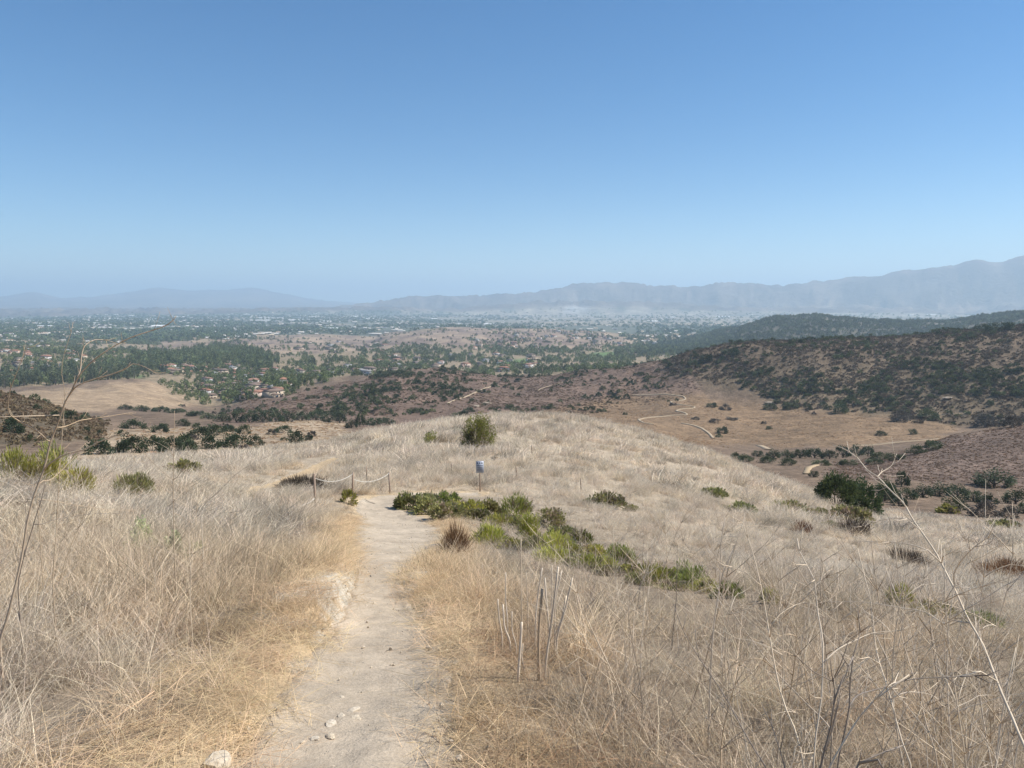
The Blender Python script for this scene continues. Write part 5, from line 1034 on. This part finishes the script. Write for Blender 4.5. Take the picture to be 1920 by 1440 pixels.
rg5 = np.random.default_rng(55)
for u0, u1, v0, v1, n in CL:
    k = 0; tr = 0
    while k < n and tr < n * 8:
        tr += 1; p = ground_hit(rg5.uniform(u0, u1), rg5.uniform(v0, v1), r0=560.0, r1=3200.0, n=700)
        if p is None: continue
        d = np.hypot(p[0], p[1])
        if d < (600 if v1 > 740 else 830) or d > 2950 or any((p[0] - q[0]) ** 2 + (p[1] - q[1]) ** 2 < 19 ** 2 for q in HP): continue
        HP.append(p); k += 1
    
order = sorted(range(len(HP)), key=lambda i: HP[i] @ HP[i])
for rank, i in enumerate(order):
    p = HP[i]; s_ = int(rg5.integers(0, 6)); wc, rc_, mw, mg, mr_, mws = HV[s_]; far = np.hypot(p[0], p[1]) > 1350
    wn_ = 'rose stucco' if wc == 'pink' else wc + ' stucco'
    lab = f'{wn_} house with low {rc_} roof ' + ('far off among the valley trees' if far else 'among gardens on the near valley floor'); grp = f'{wc} houses with {rc_} roofs ' + ('far off in the valley' if far else 'on the near valley floor'); rz = rg5.normal() * .5 + (1.57 if rg5.random() < .25 else 0)
    sc_ = rg5.uniform(.6, .9)
    if far:
        o = obj('house', HW[s_], None, lab, 'house', grp, None, tuple(p)); o.rotation_euler = (0, 0, rz); o.scale = (sc_,) * 3
    else:
        t = thing('house', tuple(p), lab, 'house', grp, rz, sc_); obj('wall', mw, t); obj('wing', mg, t); obj('roof', mr_, t)
        for q in mws: obj('window', q, t)
HPa = np.array(HP)
# trees of the valley
gar = [crown('garden_tree', 730 + i, 1, .85, 230, .15, [M['treeleaf']], 14, .15, None) for i in range(4)]
gum = [crown('gum_tree', 740 + i, .5, 1.2, 240, .12, [M['treeleaf']], 14, .2, None, .3) for i in range(3)]
x, y, z, r, u, v, rg_ = land_sample(34000, -46, 16, 580, 2500, 820)
dens = .55 * sstep(.44, .60, fbm(x / 90, y / 90, 821, 4)) + .06
hills_ = inpoly(u, v, Z_HILLS); gold = inpoly(u, v, Z_GOLD) & (r < 900); green = np.zeros(len(x), bool)
for g in Z_GREENF: green |= inpoly(u, v, g)
euc = inpoly(u, v, Z_EUC)
dens = np.where(hills_, dens * .04, dens); dens = np.where(euc, .95, dens); dens = np.where(gold | green, 0, dens)
ns_ = inpoly(u, v, Z_NEARSUB); dens = np.where((r < 900), np.where(ns_, .5, np.where(r < 850, 0, dens * .5)), dens)
k = rg_.random(len(x)) < dens
for q in HPa:
    k &= ((x - q[0]) ** 2 + (y - q[1] + 6) ** 2 > 8 ** 2)
hx = np.repeat(HPa[:, 0], 4) + rg_.normal(size=len(HPa) * 4) * 11; hy = np.repeat(HPa[:, 1], 4) + 15 + rg_.normal(size=len(HPa) * 4) * 8
x, y, z, r, u, v, euc = x[k], y[k], z[k], r[k], u[k], v[k], euc[k]
x = np.r_[x, hx]; y = np.r_[y, hy]; z = np.r_[z, height(hx, hy)]; r = np.hypot(x, y); u, v = project(x, y, z); euc = np.r_[euc, np.zeros(len(hx), bool)]; n = len(x)
sz = 5 + 6 * rg_.random(n) ** 1.5; sz = np.where(euc, 8 + 6 * rg_.random(n), sz)
vis = (np.abs(np.arctan2(x, y)) < R(35)) & (r < 1450) & (r > 580); order = np.where(vis)[0]; order = order[np.argsort(-(sz / r)[order])]; order = np.r_[order[euc[order]][:130], order[~euc[order]][:165]]
M3 = [crown('valley_tree', 750 + i, 1, .85, 260, .14, [M['gardengreen'], M['trunk']], 14, .15, .03) for i in range(3)] + [crown('valley_tree', 755, .55, 1.2, 260, .11, [M['gumgreen'], M['trunk']], 14, .2, .025, .3)]
ism = np.zeros(n, bool); ism[order] = True
for i in order:
    e = euc[i]; lab = ('tall slim dark gum tree in the valley grove', 'gum trees in the valley grove') if e else ('rounded green garden tree on the valley floor among the houses', 'garden trees on the valley floor')
    put('gum_tree' if e else 'garden_tree', M3[3] if e else M3[int(rg_.integers(0, 3))], (x[i], y[i], z[i]), sz[i], sz[i], lab[0], 'tree', lab[1], 1.0)
q = ~ism; n2 = q.sum()
idx = np.where(euc[q], 4 + rg_.integers(0, 3, n2), rg_.integers(0, 4, n2))
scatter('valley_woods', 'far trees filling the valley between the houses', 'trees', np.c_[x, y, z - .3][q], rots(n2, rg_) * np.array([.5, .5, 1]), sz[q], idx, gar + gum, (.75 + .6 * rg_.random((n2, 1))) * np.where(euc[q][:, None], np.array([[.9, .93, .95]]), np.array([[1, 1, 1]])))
# right hand ridge beyond and the low brown hills: brush
x, y, z, r, u, v, rg_ = land_sample(26000, 6, 46, 1500, 2700, 822); k = inpoly(u, v, Z_RIDGE) & (rg_.random(len(x)) < .3 + .7 * sstep(.35, .55, fbm(x / 60, y / 60, 823, 4))); n = k.sum()
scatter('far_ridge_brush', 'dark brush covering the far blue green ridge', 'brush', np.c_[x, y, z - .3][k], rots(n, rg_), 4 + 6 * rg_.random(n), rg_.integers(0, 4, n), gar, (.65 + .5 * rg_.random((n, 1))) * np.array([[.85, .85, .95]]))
x, y, z, r, u, v, rg_ = land_sample(9000, -34, 12, 1700, 2900, 824); k = inpoly(u, v, Z_HILLS) & (rg_.random(len(x)) < .55 * sstep(.52, .68, fbm(x / 70, y / 70, 825, 4))); n = k.sum()
scatter('low_hill_brush', 'dark brush patches on the low brown hills', 'brush', np.c_[x, y, z - .3][k], rots(n, rg_), 3 + 5 * rg_.random(n), rg_.integers(0, 4, n), gar, (.7 + .4 * rg_.random((n, 1))) * np.array([[.9, .85, .9]]))

# ------------------------------------------------------------------ the far town on the plain
def blds(i, wc, rc_):
    mb = MB(); h = [5, 6, 8][i % 3]; mb.box((0, 0, h / 2), (1, .6, h), 0, 0); mb.box((0, 0, h + .3), (1.04, .64, .6), 0, 1); return mb.mesh('far_building', [M['wall_' + wc], M['roof_' + rc_]])
town = [blds(0, 'white', 'grey'), blds(1, 'cream', 'terracotta'), blds(2, 'white', 'brown'), blds(1, 'white', 'grey')]
M['wall_bright'] = plain_mat('white metal roof', (.78, .77, .74), .7, 2, .05, 0); mb = MB().box((0, 0, 4), (1, .6, 8)); town.append(mb.mesh('far_warehouse', M['wall_bright']))
rg_ = np.random.default_rng(830); n = 6000; a = np.radians(rg_.uniform(-42, 42, n)); r = np.exp(rg_.uniform(math.log(2300), math.log(7900), n)); x, y = r * np.sin(a), r * np.cos(a); z = height(x, y); u, v = project(x, y, z)
left = 1 - sstep(500, 900, u); den = (.09 + .91 * left) * sstep(.35, .6, fbm(x / 300, y / 300, 831, 3)) + .06
k = (rg_.random(n) < den) & ~(inpoly(u, v, Z_HILLS) & (r < 3000)) & ~(inpoly(u, v, Z_RIDGE) & (r < 3000)); x, y, z, r = x[k], y[k], z[k], r[k]; n = len(x)
s_ = 12 + 16 * rg_.random(n) ** 2; idx = rg_.integers(0, 4, n); wh = (rg_.random(n) < .035) & (r > 3500); s_[wh] = 30 + 80 * rg_.random(wh.sum()); idx[wh] = 4
scatter('far_town', 'pale roofs of the far town spread over the hazy plain', 'town', np.c_[x, y, z - .3], np.c_[np.zeros((n, 2)), rg_.normal(size=n) * .3 + np.where(rg_.random(n) < .3, 1.57, 0)], np.c_[s_, s_, np.ones(n)], idx, town)
rg_ = np.random.default_rng(832); n = 26000; a = np.radians(rg_.uniform(-42, 42, n)); r = np.exp(rg_.uniform(math.log(2400), math.log(7900), n)); x, y = r * np.sin(a), r * np.cos(a); z = height(x, y); u, v = project(x, y, z)
den = (.35 + .65 * (1 - sstep(600, 1100, u))) * sstep(.30, .55, fbm(x / 400, y / 400, 833, 3)); k = (rg_.random(n) < den) & ~(inpoly(u, v, Z_HILLS) & (r < 3000)) & ~(inpoly(u, v, Z_RIDGE) & (r < 3000)); n = k.sum()
far_ = [crown('far_grove', 760 + i, 1, .5, 90, .2, [M['treeleaf']], 10, .05, None) for i in range(3)]
scatter('plain_trees', 'dark tree clumps among the far town on the plain', 'trees', np.c_[x, y, z - .5][k], rots(n, rg_) * np.array([.3, .3, 1]), (10 + 14 * rg_.random(n)), rg_.integers(0, 3, n), far_, (.7 + .5 * rg_.random((n, 1))) * np.array([[.85, .95, 1]]))

x, y, z, r, u, v, rg_ = land_sample(2500, -34, -8, 150, 640, 840); k = np.where((u > 180) & (u < 720) & (v > 735) & (v < 850) & ~inpoly(u, v, Z_GOLD) & (fbm(x / 40, y / 40, 841, 3) > .52))[0][:90]
for i in k:
    s_ = 1.5 + 3.5 * rg_.random() ** 2; put('valley_shrub', SHS['hillgreen' if rg_.random() < .7 else 'greyshrub'][int(rg_.integers(0, 4))], (x[i], y[i], z[i]), s_, s_ * .5, 'low scattered shrub on the left valley floor between hill and oaks', 'shrub', 'scattered shrubs on the left valley floor', .6)

# ------------------------------------------------------------------ haze
hb = MB().box((0, 0, 175), (62000, 62000, 1190))
hm = bpy.data.materials.new('pale valley haze'); t, ns, L = nodes(hm)
out = N(ns, 'ShaderNodeOutputMaterial'); pv = N(ns, 'ShaderNodeVolumePrincipled')
pv.inputs['Color'].default_value = (0.62, 0.81, 0.97, 1); pv.inputs['Density'].default_value = HAZE; pv.inputs['Anisotropy'].default_value = 0.15
L.new(pv.outputs[0], out.inputs['Volume'])
obj('haze', hb.mesh('haze', hm), None, 'pale blue haze filling the air over the valley', 'haze', None, 'stuff')
